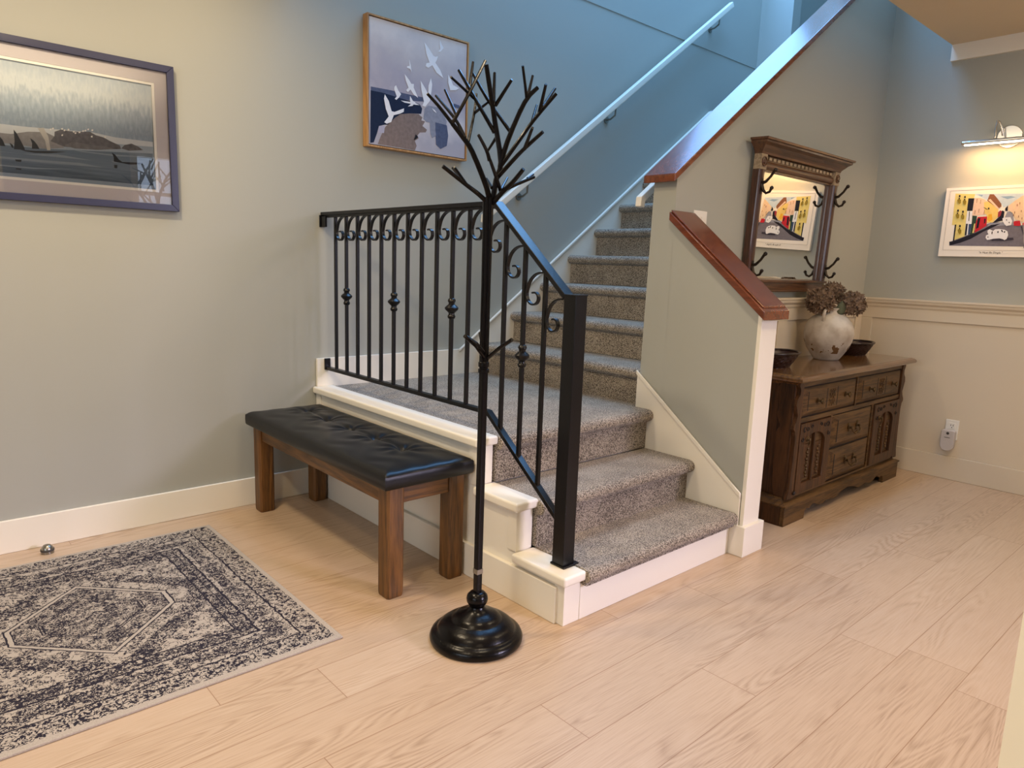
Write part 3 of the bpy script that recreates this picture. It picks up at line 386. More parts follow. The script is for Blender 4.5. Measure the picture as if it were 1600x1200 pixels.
        return o
def shape2d(outer, holes, depth, f, nsub=8):
    """filled outline with holes, returns MB; f(a,b,h)->3D, h in 0..depth"""
    cu = bpy.data.curves.new('tmp', 'CURVE'); cu.dimensions = '2D'; cu.fill_mode = 'BOTH'; cu.extrude = depth/2
    for poly in [outer]+holes:
        sp_ = cu.splines.new('POLY'); sp_.points.add(len(poly)-1)
        for i, p in enumerate(poly): sp_.points[i].co = (p[0], p[1], 0, 1)
        sp_.use_cyclic_u = True
    ob = bpy.data.objects.new('tmp', cu); COL.objects.link(ob)
    dg = bpy.context.evaluated_depsgraph_get(); dg.update()
    me = bpy.data.meshes.new_from_object(ob.evaluated_get(dg))
    mb = MB(); mb.bm.from_mesh(me)
    bmesh.ops.remove_doubles(mb.bm, verts=mb.bm.verts, dist=1e-5)
    for v in mb.bm.verts: v.co = Vector(f(v.co.x, v.co.y, v.co.z+depth/2))
    bpy.data.objects.remove(ob); bpy.data.curves.remove(cu); bpy.data.meshes.remove(me)
    return mb
def tag(o, label=None, cat=None, group=None, kind=None):
    if label: o['label'] = label
    if cat: o['category'] = cat
    if group: o['group'] = group
    if kind: o['kind'] = kind
    return o
def thing(name, loc, label, cat, group=None):
    o = bpy.data.objects.new(name, None); COL.objects.link(o); o.location = loc; o.empty_display_size = 0.05
    ORG[o.name] = Vector(loc); return tag(o, label, cat, group)
def struct(mb, name, m, **k):
    o = mb.build(name, m, **k); o['kind'] = 'structure'; return o

# ------------------------------------------------------------ the room
YM = -1.361; YW = -1.219; XF = 3.123; XC = 1.03; ZC = 2.513; ZTOP = 5.3
struct(MB().box((-4.2, -6.2, -0.1), (5.4, 0.2, 0)), 'floor', 'oak_floor', origin=(0, 0, 0))
struct(MB().box((-4.2, 0, 0), (5.4, 0.14, ZTOP)), 'wall_left', 'wall_paint')
struct(MB().box((XF, -6.0, 0), (XF+0.12, -1.70, ZTOP)).box((XF, -1.70, 0), (XF+0.12, YM, ZTOP)), 'wall_far', 'wall_paint')
struct(MB().box((-4.2, -6.2, 0), (-4.08, -4.0, ZC)).box((-4.2, -2.0, 0), (-4.08, 0, ZC)).box((-4.2, -4.0, 0), (-4.08, -2.0, 0.9)).box((-4.2, -4.0, 2.2), (-4.08, -2.0, ZC)), 'wall_near', 'wall_paint')
struct(MB().box((-4.18,-4.0,0.9),(-4.05,-3.94,2.2)).box((-4.18,-2.06,0.9),(-4.05,-2.0,2.2)).box((-4.18,-3.94,0.9),(-4.05,-2.06,0.96)).box((-4.18,-3.94,2.14),(-4.05,-2.06,2.2)).box((-4.15,-3.02,0.96),(-4.1,-2.98,2.14)), 'added_window', 'white_paint')  # unseen window frame, added to go with the side fill light
# back wall with front window opening
bw = MB()
for a, b_ in (((-4.2,0),(0.7,ZC)), ((2.6,0),(3.3,ZC)), ((0.7,0),(2.6,1.0)), ((0.7,2.35),(2.6,ZC))):
    bw.box((a[0], -6.2, a[1]), (b_[0], -6.05, b_[1]))
struct(bw, 'wall_front', 'wall_paint')
wf = struct(MB().box((0.7,-6.18,1.0),(0.77,-6.02,2.35)).box((2.53,-6.18,1.0),(2.6,-6.02,2.35)).box((0.77,-6.18,1.0),(2.53,-6.02,1.07)).box((0.77,-6.18,2.28),(2.53,-6.02,2.35)).box((1.30,-6.15,1.07),(1.34,-6.08,2.28)).box((1.93,-6.15,1.07),(1.97,-6.08,2.28)).box((0.77,-6.15,1.85),(1.30,-6.08,1.89)).box((1.34,-6.15,1.85),(1.93,-6.08,1.89)).box((1.97,-6.15,1.85),(2.53,-6.08,1.89)), 'window_1', 'white_paint')
# low ceiling with the stairwell opening (x from 0, y above -1.70)
struct(MB().box((-4.2,-6.2,ZC),(XF,-1.70,ZC+0.3)).box((-4.2,-1.70,ZC),(-0.05,0,ZC+0.3)), 'ceiling', 'ceiling_paint')
struct(MB().box((-0.17,-1.70,ZC+0.3),(-0.05,0,ZTOP)).box((-0.05,-1.82,ZC+0.3),(XF,-1.70,ZTOP)), 'wall_stairwell', 'wall_paint')
struct(MB().box((-0.2,-1.85,ZTOP),(5.4,0.14,ZTOP+0.1)), 'ceiling_stairwell', 'ceiling_paint')
# upstairs landing, its side walls and the far corner
struct(MB().box((3.26,YM,2.24),(5.4,0,2.34)), 'floor_landing', 'stair_carpet')
struct(MB().box((XF+0.12,YM-0.12,0),(5.4,YM,ZTOP)), 'wall_landing_right', 'wall_paint')
struct(MB().box((3.9,-0.275,2.34),(4.02,0,ZTOP)), 'wall_landing_return', 'wall_paint')
struct(MB().box((5.28,YM,2.34),(5.4,0,ZTOP)), 'wall_landing_back', 'wall_paint')
struct(MB().box((0.0,-0.004,2.825),(3.9,0,2.838)), 'trim_1', 'wall_paint')
# wall between stair and passage, sloping top
sl = 0.725
def ztop(x): return 1.562 + (x-0.985)*sl
up = MB(); A = []
for y, xl in ((YM, 0), (YW, 0)):
    pass
v = up.bm.verts.new
lean = 0.022
P_ = {}
for key, y in (('o', YM), ('i', YW)):
    l = lean if key == 'i' else 0.0
    P_[key] = [v((XC, y, 0)), v((XC, y-l, ztop(XC))), v((XF, y-l, ztop(XF))), v((XF, y, 0))]
o_, i_ = P_['o'], P_['i']
for q in ((o_[0],o_[3],o_[2],o_[1]), (i_[0],i_[1],i_[2],i_[3]), (o_[0],o_[1],i_[1],i_[0]), (o_[1],o_[2],i_[2],i_[1]), (o_[2],o_[3],i_[3],i_[2]), (o_[3],o_[0],i_[0],i_[3])): up.face(q)
struct(up, 'wall_stair_upper', 'wall_paint')
# lower half wall beside the bottom steps
def zlow(y): return 1.398 - 0.822*((-1.368)-y)
hw = MB(); hw.mi = 0
hw.px([(YM+0.0005,0),(YM+0.0005,zlow(YM)),(-1.803,zlow(-1.803)),(-1.803,0)], XC, 1.148)
struct(hw, 'wall_stair_lower', 'wall_paint')
struct(MB().px([(-1.803,0),(-1.803,zlow(-1.803)),(-1.821,zlow(-1.821)),(-1.821,0)], XC-0.004, 1.152), 'trim_2', 'white_paint', bevel=0.002)
struct(MB().box((1.012,-1.838,0),(1.172,-1.74,0.132)), 'baseboard_post', 'white_paint', bevel=0.0025)
# baseboards
struct(MB().box((-4.08,-0.014,0),(-0.012,0,0.133)), 'baseboard_left', 'white_paint', bevel=0.003)
struct(MB().box((XF-0.016,-6.0,0),(XF,YM,0.14)), 'baseboard_far', 'wainscot_paint', bevel=0.003)
struct(MB().box((1.148,YM-0.016,0),(XF-0.016,YM,0.14)), 'baseboard_passage', 'wainscot_paint', bevel=0.003)
# wainscot: flat boards, rail and stiles
wz = 1.0
wp = MB().box((XF-0.006,-6.0,0.14),(XF,YM,wz)).box((1.148,YM-0.006,0.14),(XF-0.006,YM,wz))
wp.box((XF-0.016,-6.0,0.935),(XF-0.006,YM-0.006,wz)).box((XF-0.016,-1.44,0.14),(XF-0.006,YM-0.006,0.935)).box((XF-0.016,-3.9,0.14),(XF-0.006,-3.8,0.935))
wp.box((1.148,YM-0.016,0.935),(XF-0.016,YM-0.006,wz)).box((3.02,YM-0.016,0.14),(XF-0.016,YM-0.006,0.935)).box((2.02,YM-0.016,0.14),(2.12,YM-0.006,0.935)).box((1.148,YM-0.016,0.14),(1.24,YM-0.006,0.935))
struct(wp, 'trim_3', 'wainscot_paint', bevel=0.0015, seg=1)
prof = [(0,0.995),(0.014,0.995),(0.018,1.005),(0.022,1.012),(0.022,1.022),(0.034,1.034),(0.036,1.048),(0.040,1.05),(0.040,1.06),(0,1.06)]
rl_ = MB()
rl_.prism(prof, lambda a,b_: (XF-a,-6.0,b_), lambda a,b_: (XF-a,YM-a,b_))
rl_.prism(prof, lambda a,b_: (XF-a,YM-a,b_), lambda a,b_: (1.148,YM-a,b_))
struct(rl_, 'trim_4', 'wainscot_paint')
# crown board below the low ceiling on the far wall
struct(MB().box((XF-0.02,-6.0,2.425),(XF,-1.70,ZC)), 'trim_5', 'white_paint')
# door jamb close to the viewer at the right edge
jb = struct(MB().box((-0.922,-3.24,0),(-0.862,-3.139,2.1)), 'trim_6', 'jamb_paint')

# ------------------------------------------------------------ wooden caps on the half walls
mb = MB()
def capx(y0, y1, t=0.034):
    xs = (0.985, XF)
    pts = [(x, ztop(x)) for x in xs] + [(x, ztop(x)+t) for x in reversed(xs)]
    return [(a, b_) for a, b_ in pts]
mb.py(capx(0,0), -1.382, -1.212)
c1 = mb.build('banister_cap', 'cap_wood_x', bevel=0.005)
tag(c1, 'long glossy reddish wood cap climbing the upper stair half wall', 'banister cap', 'wooden caps on the half walls')
mb = MB()
ys = (YM-0.003, -1.85)
mb.px([(ys[0], zlow(ys[0])), (ys[1], zlow(ys[1])), (ys[1], zlow(ys[1])+0.036), (ys[0], zlow(ys[0])+0.036)], 0.985, 1.19)
mb.px([(ys[0], zlow(ys[0])+0.036), (ys[1]+0.012, zlow(ys[1]+0.012)+0.036), (ys[1]+0.012, zlow(ys[1]+0.012)+0.045), (ys[0], zlow(ys[0])+0.045)], 0.998, 1.177)
c2 = mb.build('banister_cap', 'cap_wood_y', bevel=0.004)
tag(c2, 'short reddish wood cap sloping down on the low green half wall', 'banister cap', 'wooden caps on the half walls')

# ------------------------------------------------------------ staircase
H = 0.18; TR = 0.2425; XU = 1.073; Y1, Y2, Y3 = -1.768, -1.533, -1.293
st = thing('staircase', (0.5, -0.6, 0), 'white painted staircase with beige loop carpet on its steps', 'staircase')
def nose(d, z, depth, t=0.05, n=7, r=0.022):
    """outline from the riser foot up round the bullnose and back; d = distance in front of the riser"""
    out = []
    for i in range(n+1):
        a = -math.pi/2 + math.pi*i/n
        out.append((-0.012 - (r)*math.cos(a) - (0.022-r), z-t/2 + (t/2)*math.sin(a)))
    return out
def steppts(z0, z1, back, over=0.036, t=0.052):
    pts = [(back, z0), (-0.004, z0), (-0.004, z1-t-0.004)]
    for i in range(8):
        a = -math.pi/2 + math.pi/2*i/7*2
        pts.append((-over + t/2 - (t/2)*math.cos(a) if True else 0, z1-t/2+(t/2)*math.sin(a)))
    pts.append((back, z1)); return pts
# upper flight
for k in range(10):
    x = XU + k*TR; z0 = H*(3+k); z1 = z0+H
    back = TR-0.004 if k < 9 else TR
    m_ = MB(); xr = x
    yr = -1.218
    m_.py([(xr+a, b_) for a, b_ in steppts(z0+0.001, z1, back, 0.036)], -0.02, yr)
    m_.build('carpet_step', 'stair_carpet', st, bevel=0.003)
# landing: carpet from the curb to the first upper riser
m_ = MB(); m_.px([(Y3-a if False else Y3+a, b_) for a, b_ in steppts(2*H+0.001, 3*H+0.006, 1.273, 0.04, 0.055)], 0.09, 1.018)
m_.box((1.018,-1.216,0.3),(XU+0.0,-0.02,3*H+0.006))
m_.build('carpet_landing', 'stair_carpet', st, bevel=0.006)
for z0, y, yn, x0 in ((H, Y2, Y3, 0.085),):
    m_ = MB(); m_.px([(y+a, b_) for a, b_ in steppts(z0+0.001, z0+H, Y3-Y2, 0.04, 0.055)], 0.085, 1.018); m_.build('carpet_step', 'stair_carpet', st, bevel=0.005)
m_ = MB(); t_ = 0.05
m_.px([(Y1+0.02, 0.125), (Y1-0.022, 0.125)] + [(Y1-0.036 + t_/2 - (t_/2)*math.cos(-math.pi/2+math.pi*i/7), H+0.004-t_/2+(t_/2)*math.sin(-math.pi/2+math.pi*i/7)) for i in range(8)] + [(Y2, H+0.004), (Y2, 0.125)], 0.085, 1.014)
m_.build('carpet_step', 'stair_carpet', st, bevel=0.004)
MB().box((0.079,Y1,0),(1.012,Y1+0.02,0.13)).build('riser_board', 'white_paint', st, bevel=0.001, seg=1)
# carcass under the landing
MB().box((0.078,Y3+0.03,0.002),(1.018,-0.002,0.50)).build('carcass', 'white_paint', st)
# curb on the left, in three heights
cb = MB()
cb.px([(-0.002,0),(Y1+0.003,0),(Y1+0.003,0.146),(Y2+0.012,0.146),(Y2+0.012,0.331),(Y3+0.003,0.331),(Y3+0.003,0.514),(-0.002,0.514)], 0.006, 0.076)
cb.box((0.0,Y1,0),(0.0775,Y1+0.045,0.146)).box((0.0,Y2+0.01,0.18),(0.0775,Y2+0.055,0.331)).box((0.0,Y3,0.365),(0.0775,Y3+0.045,0.514)).box((0.0,-0.05,0.133),(0.006,-0.002,0.514))
cb.build('curb', 'white_paint', st, bevel=0.002)
MB().box((-0.012,Y1+0.03,0),(0.006,-0.002,0.130)).build('curb_baseboard', 'white_paint', st, bevel=0.003)
for a, b_, z in ((Y1-0.018, Y2+0.012, 0.180), (Y2-0.008, Y3, 0.366), (Y3-0.018, -0.002, 0.549)):
    MB().box((-0.02,a,z-0.034),(0.09,b_,z)).build('curb_cap', 'white_paint', st, bevel=0.009, seg=3)
# skirting along the left wall: block, level part, long slope
zs = lambda x: 0.692 + (x-0.90)*0.7195
sk = MB().py([(0.0,0.549),(0.0,0.690),(0.902,0.690),(3.27,zs(3.27)),(3.27,2.34),(2.4,1.5),(XU,0.5),(0.09,0.5),(0.09,0.549)], -0.002, -0.018)
sk.build('skirt_board', 'white_paint', st, bevel=0.002)
MB().py([(0.89,0.676),(0.89,0.692),(3.27,zs(3.27)+0.004),(3.27,zs(3.27)-0.022)], -0.018, -0.030).build('skirt_moulding', 'white_paint', st, bevel=0.004)
sr = MB().px([(-1.222,0.30),(-1.222,0.712),(-1.80,0.267),(-1.80,0.12),(-1.45,0.12)], XC-0.001, 1.0185)
sr.build('skirt_board', 'white_paint', st, bevel=0.002)
MB().px([(-1.221,0.700),(-1.221,0.722),(-1.803,0.275),(-1.803,0.253)], 1.0185, 1.010).build('skirt_moulding', 'white_paint', st, bevel=0.003)

# ------------------------------------------------------------ iron railing
XR = 0.055
rg = thing('stair_railing', (XR, -0.85, 0.549), 'black wrought iron stair railing with scrolls, knots and square newel post', 'railing')
def zt(y): return 1.392 if y > -1.305 else 1.392 - (-1.305-y)*0.842
def zb(y): return 0.640 if y > -1.29 else 0.640 - (-1.29-y)*0.79
yt = [0.0, -1.305, -1.668]
MB().ribbon([(y, zt(y)+0.006) for y in (-0.001, -1.305, -1.672)], 0.008, XR-0.021, XR+0.021).ribbon([(y, zt(y)-0.006) for y in (-0.03, -1.305, -1.672)], 0.006, XR-0.012, XR+0.012).build('top_rail', 'black_metal', rg, bevel=0.002)
MB().ribbon([(y, zb(y)) for y in (-0.02, -1.29, -1.672)], 0.008, XR-0.013, XR+0.013).build('bottom_rail', 'black_metal', rg, bevel=0.0015)
for k in range(15):
    y = -0.115 - 0.1035*k
    bal = MB().box((XR-0.0065,y-0.0065,zb(y)),(XR+0.0065,y+0.0065,zt(y)-0.008)).build('baluster', 'black_metal', rg)
    if k % 4 == 1:
        zk = 1.01 if k < 10 else 0.872
        MB().lathe((XR,y,zk), [(0.009,-0.042),(0.014,-0.038),(0.016,-0.030),(0.012,-0.024),(0.012,-0.018),(0.018,-0.012),(0.026,-0.004),(0.027,0.003),(0.020,0.010),(0.012,0.016),(0.012,0.022),(0.016,0.028),(0.014,0.036),(0.009,0.040)], 20).build('collar', 'black_metal', bal, smooth=True)
    yn = y-0.1035; z0 = zt(yn)-0.010 if k < 14 else zt(-1.66)-0.012
    sc_ = [(0.094,0.0),(0.072,-0.002),(0.050,-0.010),(0.030,-0.027),(0.019,-0.048),(0.0125,-0.072),(0.018,-0.093),(0.032,-0.106),(0.048,-0.110),(0.064,-0.104),(0.072,-0.090),(0.068,-0.075),(0.056,-0.068),(0.042,-0.070)]
    q = []
    for i in range(len(sc_)-1):
        p0 = sc_[max(0,i-1)]; p1 = sc_[i]; p2 = sc_[i+1]; p3 = sc_[min(len(sc_)-1,i+2)]
        for s_ in (0, 0.5):
            q.append(tuple(0.5*((2*p1[j])+(-p0[j]+p2[j])*s_+(2*p0[j]-5*p1[j]+4*p2[j]-p3[j])*s_**2+(-p0[j]+3*p1[j]-3*p2[j]+p3[j])*s_**3) for j in (0,1)))
    q.append(sc_[-1])
    sx = 0.9 if k == 14 else 1.0
    MB().ribbon([(y-a*sx, z0+b_) for a, b_ in q], 0.0028, XR-0.0065, XR+0.0065).build('scroll', 'black_metal', rg)
nw = MB().box((0.034,-1.724,0.183),(0.088,-1.670,1.098)).build('newel_post', 'black_metal', rg, bevel=0.003)
MB().box((0.03,-1.732,0.180),(0.105,-1.666,0.188)).build('base_plate', 'black_metal', nw, bevel=0.002)
MB().box((0.033,-1.725,1.094),(0.089,-1.669,1.099)).build('post_cap', 'black_metal', nw, bevel=0.001)
MB().box((XR-0.028,-0.008,1.335),(XR+0.002,0.0,1.392)).box((XR-0.022,-0.05,1.335),(XR-0.010,-0.006,1.386)).build('wall_bracket', 'black_metal', rg, bevel=0.002)
MB().box((XR-0.018,-0.03,0.632),(XR+0.012,-0.019,0.69)).build('wall_bracket', 'black_metal', rg, bevel=0.002)

# ------------------------------------------------------------ handrails
def railz(x): return 1.518 + (x-1.10)*0.7365
hr = thing('handrail', (2.1, -0.06, 2.2), 'long white painted handrail climbing the left wall', 'handrail', 'white stair handrails')
def sweepy(path, ht, y0, y1):
    P2 = [Vector(p) for p in path]; mb = MB(); rings = []
    for i, p in enumerate(P2):
        if i == 0: d = (P2[1]-p).normalized(); k = 1
        elif i == len(P2)-1: d = (p-P2[i-1]).normalized(); k = 1
        else:
            d1 = (p-P2[i-1]).normalized(); d2 = (P2[i+1]-p).normalized(); d = (d1+d2).normalized(); k = 1/max(0.5, d.dot(d1))
        nn = Vector((-d.y, d.x))*ht*k; a, b_ = p+nn, p-nn
        rings.append([mb.bm.verts.new(q) for q in ((a.x,y0,a.y),(a.x,y1,a.y),(b_.x,y1,b_.y),(b_.x,y0,b_.y))])
    for A, B in zip(rings, rings[1:]):
        for k in range(4): mb.face([A[k], A[(k+1)%4], B[(k+1)%4], B[k]])
    mb.face(rings[0][::-1]); mb.face(rings[-1]); return mb
sweepy([(1.008,1.415),(1.012,1.452),(3.345,railz(3.345)-0.012)], 0.020, -0.098, -0.062).build('rail', 'white_paint', hr, bevel=0.006)
for x in (1.33, 2.09, 3.2):
    z = railz(x)-0.02
    MB().tube([(x,-0.004,z-0.075),(x,-0.04,z-0.075),(x,-0.078,z-0.055),(x,-0.08,z-0.012)], 0.006, 8).lathe((x,-0.001,z-0.075), [(0.022,-0.006),(0.022,0.0)], 16, 'y').build('bracket', 'steel', hr, smooth=True)
hr2 = thing('handrail', (2.0, -1.17, 2.2), 'short visible end of the white handrail inside the upper half wall', 'handrail', 'white stair handrails')
sweepy([(1.048,1.468),(1.052,1.505),(3.1,1.505+2.048*0.725)], 0.017, -1.168, -1.135).build('rail', 'white_paint', hr2, bevel=0.005)
for x in (1.16, 2.2):
    z = 1.505+(x-1.052)*0.725-0.02
    MB().tube([(x,YW-0.02,z-0.07),(x,-1.17,z-0.07),(x,-1.152,z-0.05),(x,-1.15,z-0.01)], 0.006, 8).build('bracket', 'steel', hr2, smooth=True)

# ------------------------------------------------------------ bench
bx0, bx1, by0, by1 = -0.36, -0.022, -1.256, -0.085
bn = thing('bench', (-0.19, -0.67, 0), 'wooden bench with tufted black leather seat beside the stair curb', 'bench')
L_ = 0.07
def leg(x, y):
    c = 0.008; p = [(x+c,y),(x+L_-c,y),(x+L_,y+c),(x+L_,y+L_-c),(x+L_-c,y+L_),(x+c,y+L_),(x,y+L_-c),(x,y+c)]
    mb = MB(); cx_, cy_ = x+L_/2, y+L_/2; rings = []
    for z, s_ in ((0.0,0.90),(0.006,0.97),(0.02,1.0),(0.416,1.0)):
        rings.append([mb.bm.verts.new((cx_+(a-cx_)*s_, cy_+(b_-cy_)*s_, z)) for a, b_ in p])
    for A, B in zip(rings, rings[1:]):
        for i in range(8): mb.face([A[i],A[(i+1)%8],B[(i+1)%8],B[i]])
    mb.face(rings[0][::-1]); mb.face(rings[-1]); return mb
for x in (bx0, bx1-L_):
    for y in (by0, by1-L_): leg(x, y).build('leg', 'bench_wood', bn)
for x in (bx0+0.012, bx1-0.034): MB().box((x,by0+L_,0.345),(x+0.022,by1-L_,0.416)).build('apron', 'bench_wood_y', bn, bevel=0.002)
for y in (by0+0.012, by1-0.034): MB().box((bx0+L_,y,0.345),(bx1-L_,y+0.022,0.416)).build('apron', 'bench_wood_x', bn, bevel=0.002)
# cushion: grid top with button dimples and creases
cu = MB(); nx, ny = 60, 190; X0, X1, Yc0, Yc1 = -0.388, -0.014, -1.285, -0.085
btn = [(X0+(X1-X0)*0.52, Yc0+(Yc1-Yc0)*t) for t in (0.17, 0.36, 0.54, 0.71, 0.87)]
btn = [(-0.166,-1.048),(-0.163,-0.848),(-0.164,-0.649),(-0.167,-0.441),(-0.150,-0.225)]
def ctop(x, y):
    ex_ = min(x-X0, X1-x); ey_ = min(y-Yc0, Yc1-y); e_ = min(ex_, ey_)
    z = 0.474 + 0.012*(1-math.exp(-max(e_,0)/0.05)) - 0.007*math.exp(-max(e_,0)/0.008)
    for i, (bx_, by_) in enumerate(btn):
        d = math.hypot(x-bx_, y-by_); an = math.atan2(y-by_, x-bx_)
        z -= 0.021*math.exp(-(d/0.028)**1.3)
        z += 0.0028*math.cos(an*7+i*1.9)*math.exp(-((d-0.055)/0.045)**2)
    for (ax_, ay_), (cx_, cy_) in zip(btn, btn[1:]):
        t = max(0, min(1, ((x-ax_)*(cx_-ax_)+(y-ay_)*(cy_-ay_))/((cx_-ax_)**2+(cy_-ay_)**2)))
        d = math.hypot(x-ax_-t*(cx_-ax_), y-ay_-t*(cy_-ay_)); z -= 0.006*math.exp(-(d/0.012)**2)
    z += 0.0012*math.sin(x*60+math.sin(y*22)*2)*min(1, e_/0.04)
    return z
grid = [[cu.bm.verts.new((X0+(X1-X0)*i/nx, Yc0+(Yc1-Yc0)*j/ny, ctop(X0+(X1-X0)*i/nx, Yc0+(Yc1-Yc0)*j/ny))) for j in range(ny+1)] for i in range(nx+1)]
for i in range(nx):
    for j in range(ny): cu.face([grid[i][j], grid[i+1][j], grid[i+1][j+1], grid[i][j+1]])
loop = [grid[i][0] for i in range(nx+1)] + [grid[nx][j] for j in range(1, ny+1)] + [grid[i][ny] for i in range(nx-1, -1, -1)] + [grid[0][j] for j in range(ny-1, 0, -1)]
prev = loop
for dz, off in ((0.010, 0.004), (0.030, 0.005), (0.050, 0.004), (0.056, 0.0)):
    cxm, cym = (X0+X1)/2, (Yc0+Yc1)/2
    cur = []
    for q_ in loop:
        x, y = q_.co.x, q_.co.y
        nxv = (1 if abs(x-X1) < 1e-6 else -1 if abs(x-X0) < 1e-6 else 0); nyv = (1 if abs(y-Yc1) < 1e-6 else -1 if abs(y-Yc0) < 1e-6 else 0)
        cur.append(cu.bm.verts.new((x+nxv*off, y+nyv*off, 0.474-dz-0.002)))
    for i in range(len(loop)): cu.face([prev[i], prev[(i+1)%len(loop)], cur[(i+1)%len(loop)], cur[i]])
    prev = cur
cu.face(prev[::-1])
cush = cu.build('seat_cushion', 'leather', bn, smooth=True)
for bx_, by_ in btn: MB().lathe((bx_,by_,ctop(bx_,by_)-0.002), [(0.011,0),(0.010,0.004),(0.006,0.006),(0.001,0.0065)], 14).build('button', 'leather', cush, smooth=True)

# ------------------------------------------------------------ coat rack
BX, BY = -0.272, -1.645
ck = thing('coat_rack', (BX, BY, 0), 'tall black metal tree shaped coat rack with round base', 'coat rack')
MB().lathe((BX,BY,0), [(0.142,0),(0.148,0.006),(0.149,0.016),(0.144,0.027),(0.133,0.034),(0.128,0.036),(0.124,0.041),(0.120,0.049),(0.106,0.060),(0.092,0.067),(0.083,0.070),(0.079,0.072),(0.076,0.078),(0.062,0.087),(0.045,0.094),(0.033,0.100),(0.026,0.108),(0.024,0.113)], 64).build('base', 'rack_metal', ck, smooth=True)
MB().lathe((BX,BY,0), [(0.020,0.112),(0.027,0.118),(0.033,0.128),(0.0345,0.138),(0.032,0.149),(0.024,0.158),(0.017,0.161)], 32).build('knob', 'rack_metal', ck, smooth=True)
MB().box((BX-0.0105,BY-0.0105,0.158),(BX+0.0105,BY+0.0105,0.87)).build('pole', 'rack_metal', ck, bevel=0.003)
MB().box((BX-0.0112,BY-0.0112,0.222),(BX+0.0112,BY+0.0112,0.238)).build('sticker', 'steel', ck)
MB().lathe((BX,BY,0.862), [(0.011,0),(0.0165,0.002),(0.0165,0.012),(0.0135,0.014),(0.0135,0.018),(0.0165,0.020),(0.0165,0.032),(0.012,0.036)], 24).build('ring', 'rack_metal', ck, smooth=True)
tk = MB()
for i in range(6):
    a = i*math.pi/3+0.3; r_ = 0.0085
    tk.tube([(BX+r_*math.cos(a), BY+r_*math.sin(a), 0.895), (BX+r_*math.cos(a+0.4), BY+r_*math.sin(a+0.4), 1.12), (BX+r_*math.cos(a+0.2)*1.1, BY+r_*math.sin(a+0.2)*1.1, 1.375)], [0.0055, 0.006, 0.0065], 8)
tk.lathe((BX,BY,0.893), [(0.010,0),(0.010,0.482)], 10)
tk.build('trunk', 'rack_metal', ck, smooth=True)
limbs = {}
for g_, r_, pts in RACK: limbs.setdefault(g_, []).append((r_, pts))
def smoothpath(pts):
    if len(pts) < 3: return pts
    out = []
    for i in range(len(pts)-1):
        p0 = pts[max(0,i-1)]; p1 = pts[i]; p2 = pts[i+1]; p3 = pts[min(len(pts)-1,i+2)]
        for s_ in (0, 0.34, 0.67):
            out.append(tuple(0.5*((2*p1[j])+(-p0[j]+p2[j])*s_+(2*p0[j]-5*p1[j]+4*p2[j]-p3[j])*s_**2+(-p0[j]+3*p1[j]-3*p2[j]+p3[j])*s_**3) for j in range(3)))
    out.append(pts[-1]); return out
for g_, L2 in limbs.items():
    main = None
    for i, (r_, pts) in enumerate(L2):
        p = smoothpath(pts); mb = MB().tube(p, [r_*(1-0.25*k/(len(p)-1)) for k in range(len(p))], 8)
        if i == 0: main = mb.build('branch', 'rack_metal', ck, smooth=True)
        else: mb.build('twig', 'rack_metal', main, smooth=True)
for r_, pts in RACK2: MB().tube(pts, r_, 8).build('hook', 'rack_metal', ck, smooth=True)

# ------------------------------------------------------------ rug and door stop
rug = MB().box((-2.35,-1.385,0.0005),(-0.604,-0.178,0.008)).build('area_rug', 'rug_pattern', origin=(-1.175,-0.78,0), bevel=0.002)
tag(rug, 'beige rug with dense dark floral border and hexagonal medallion', 'rug')
ds = thing('door_stop', (-1.196,-0.096,0), 'small round metal door stop on the floor beside the left baseboard', 'door stop')
MB().lathe((-1.196,-0.096,0), [(0.022,0),(0.0225,0.014),(0.019,0.026),(0.012,0.034),(0.003,0.037)], 24).build('body', 'steel', ds, smooth=True)
MB().lathe((-1.196,-0.096,0.010), [(0.0235,0),(0.0240,0.003),(0.0235,0.008)], 24).build('rubber_band', 'rubber', ds, smooth=True)

# ------------------------------------------------------------ pictures
def polys(mb, data, idx, f, d0=0.0003, dd=0.00012):
    for i, (c, pts) in enumerate(data):
        mb.mi = idx[c]; vs_ = [mb.bm.verts.new(f(a, b_, d0+dd*i)) for a, b_ in pts]
        for tri in tessellate_polygon([[Vector((a, b_, 0)) for a, b_ in pts]]):
            ff = mb.face([vs_[k] for k in tri])
            if ff: ff.material_index = idx[c]
def build_art(name, data, bgmat, quad, f, parent, nrm, origin, clip=None):
    names = ['art_'+bgmat] + sorted({'art_'+c for c, _ in data}); idx = {n_[4:]: i for i, n_ in enumerate(names)}
    mb = MB(); mb.mi = 0; mb.face([mb.bm.verts.new(f(a, b_, 0)) for a, b_ in quad])
    polys(mb, data, idx, f)
    for ff in mb.bm.faces:
        ff.normal_update()
    me = bpy.data.meshes.new(name); mb.bm.normal_update()
    for ff in list(mb.bm.faces):
        if ff.normal.dot(Vector(nrm)) < 0: ff.normal_flip()
    mb.bm.transform(Matrix.Translation(-Vector(origin))); mb.bm.to_mesh(me); mb.bm.free()
    for k in names: me.materials.append(MATS[k])
    o = bpy.data.objects.new(name, me); COL.objects.link(o); o.parent = parent; o.location = Vector(origin)-ORG[parent.name]; ORG[o.name] = Vector(origin); return o
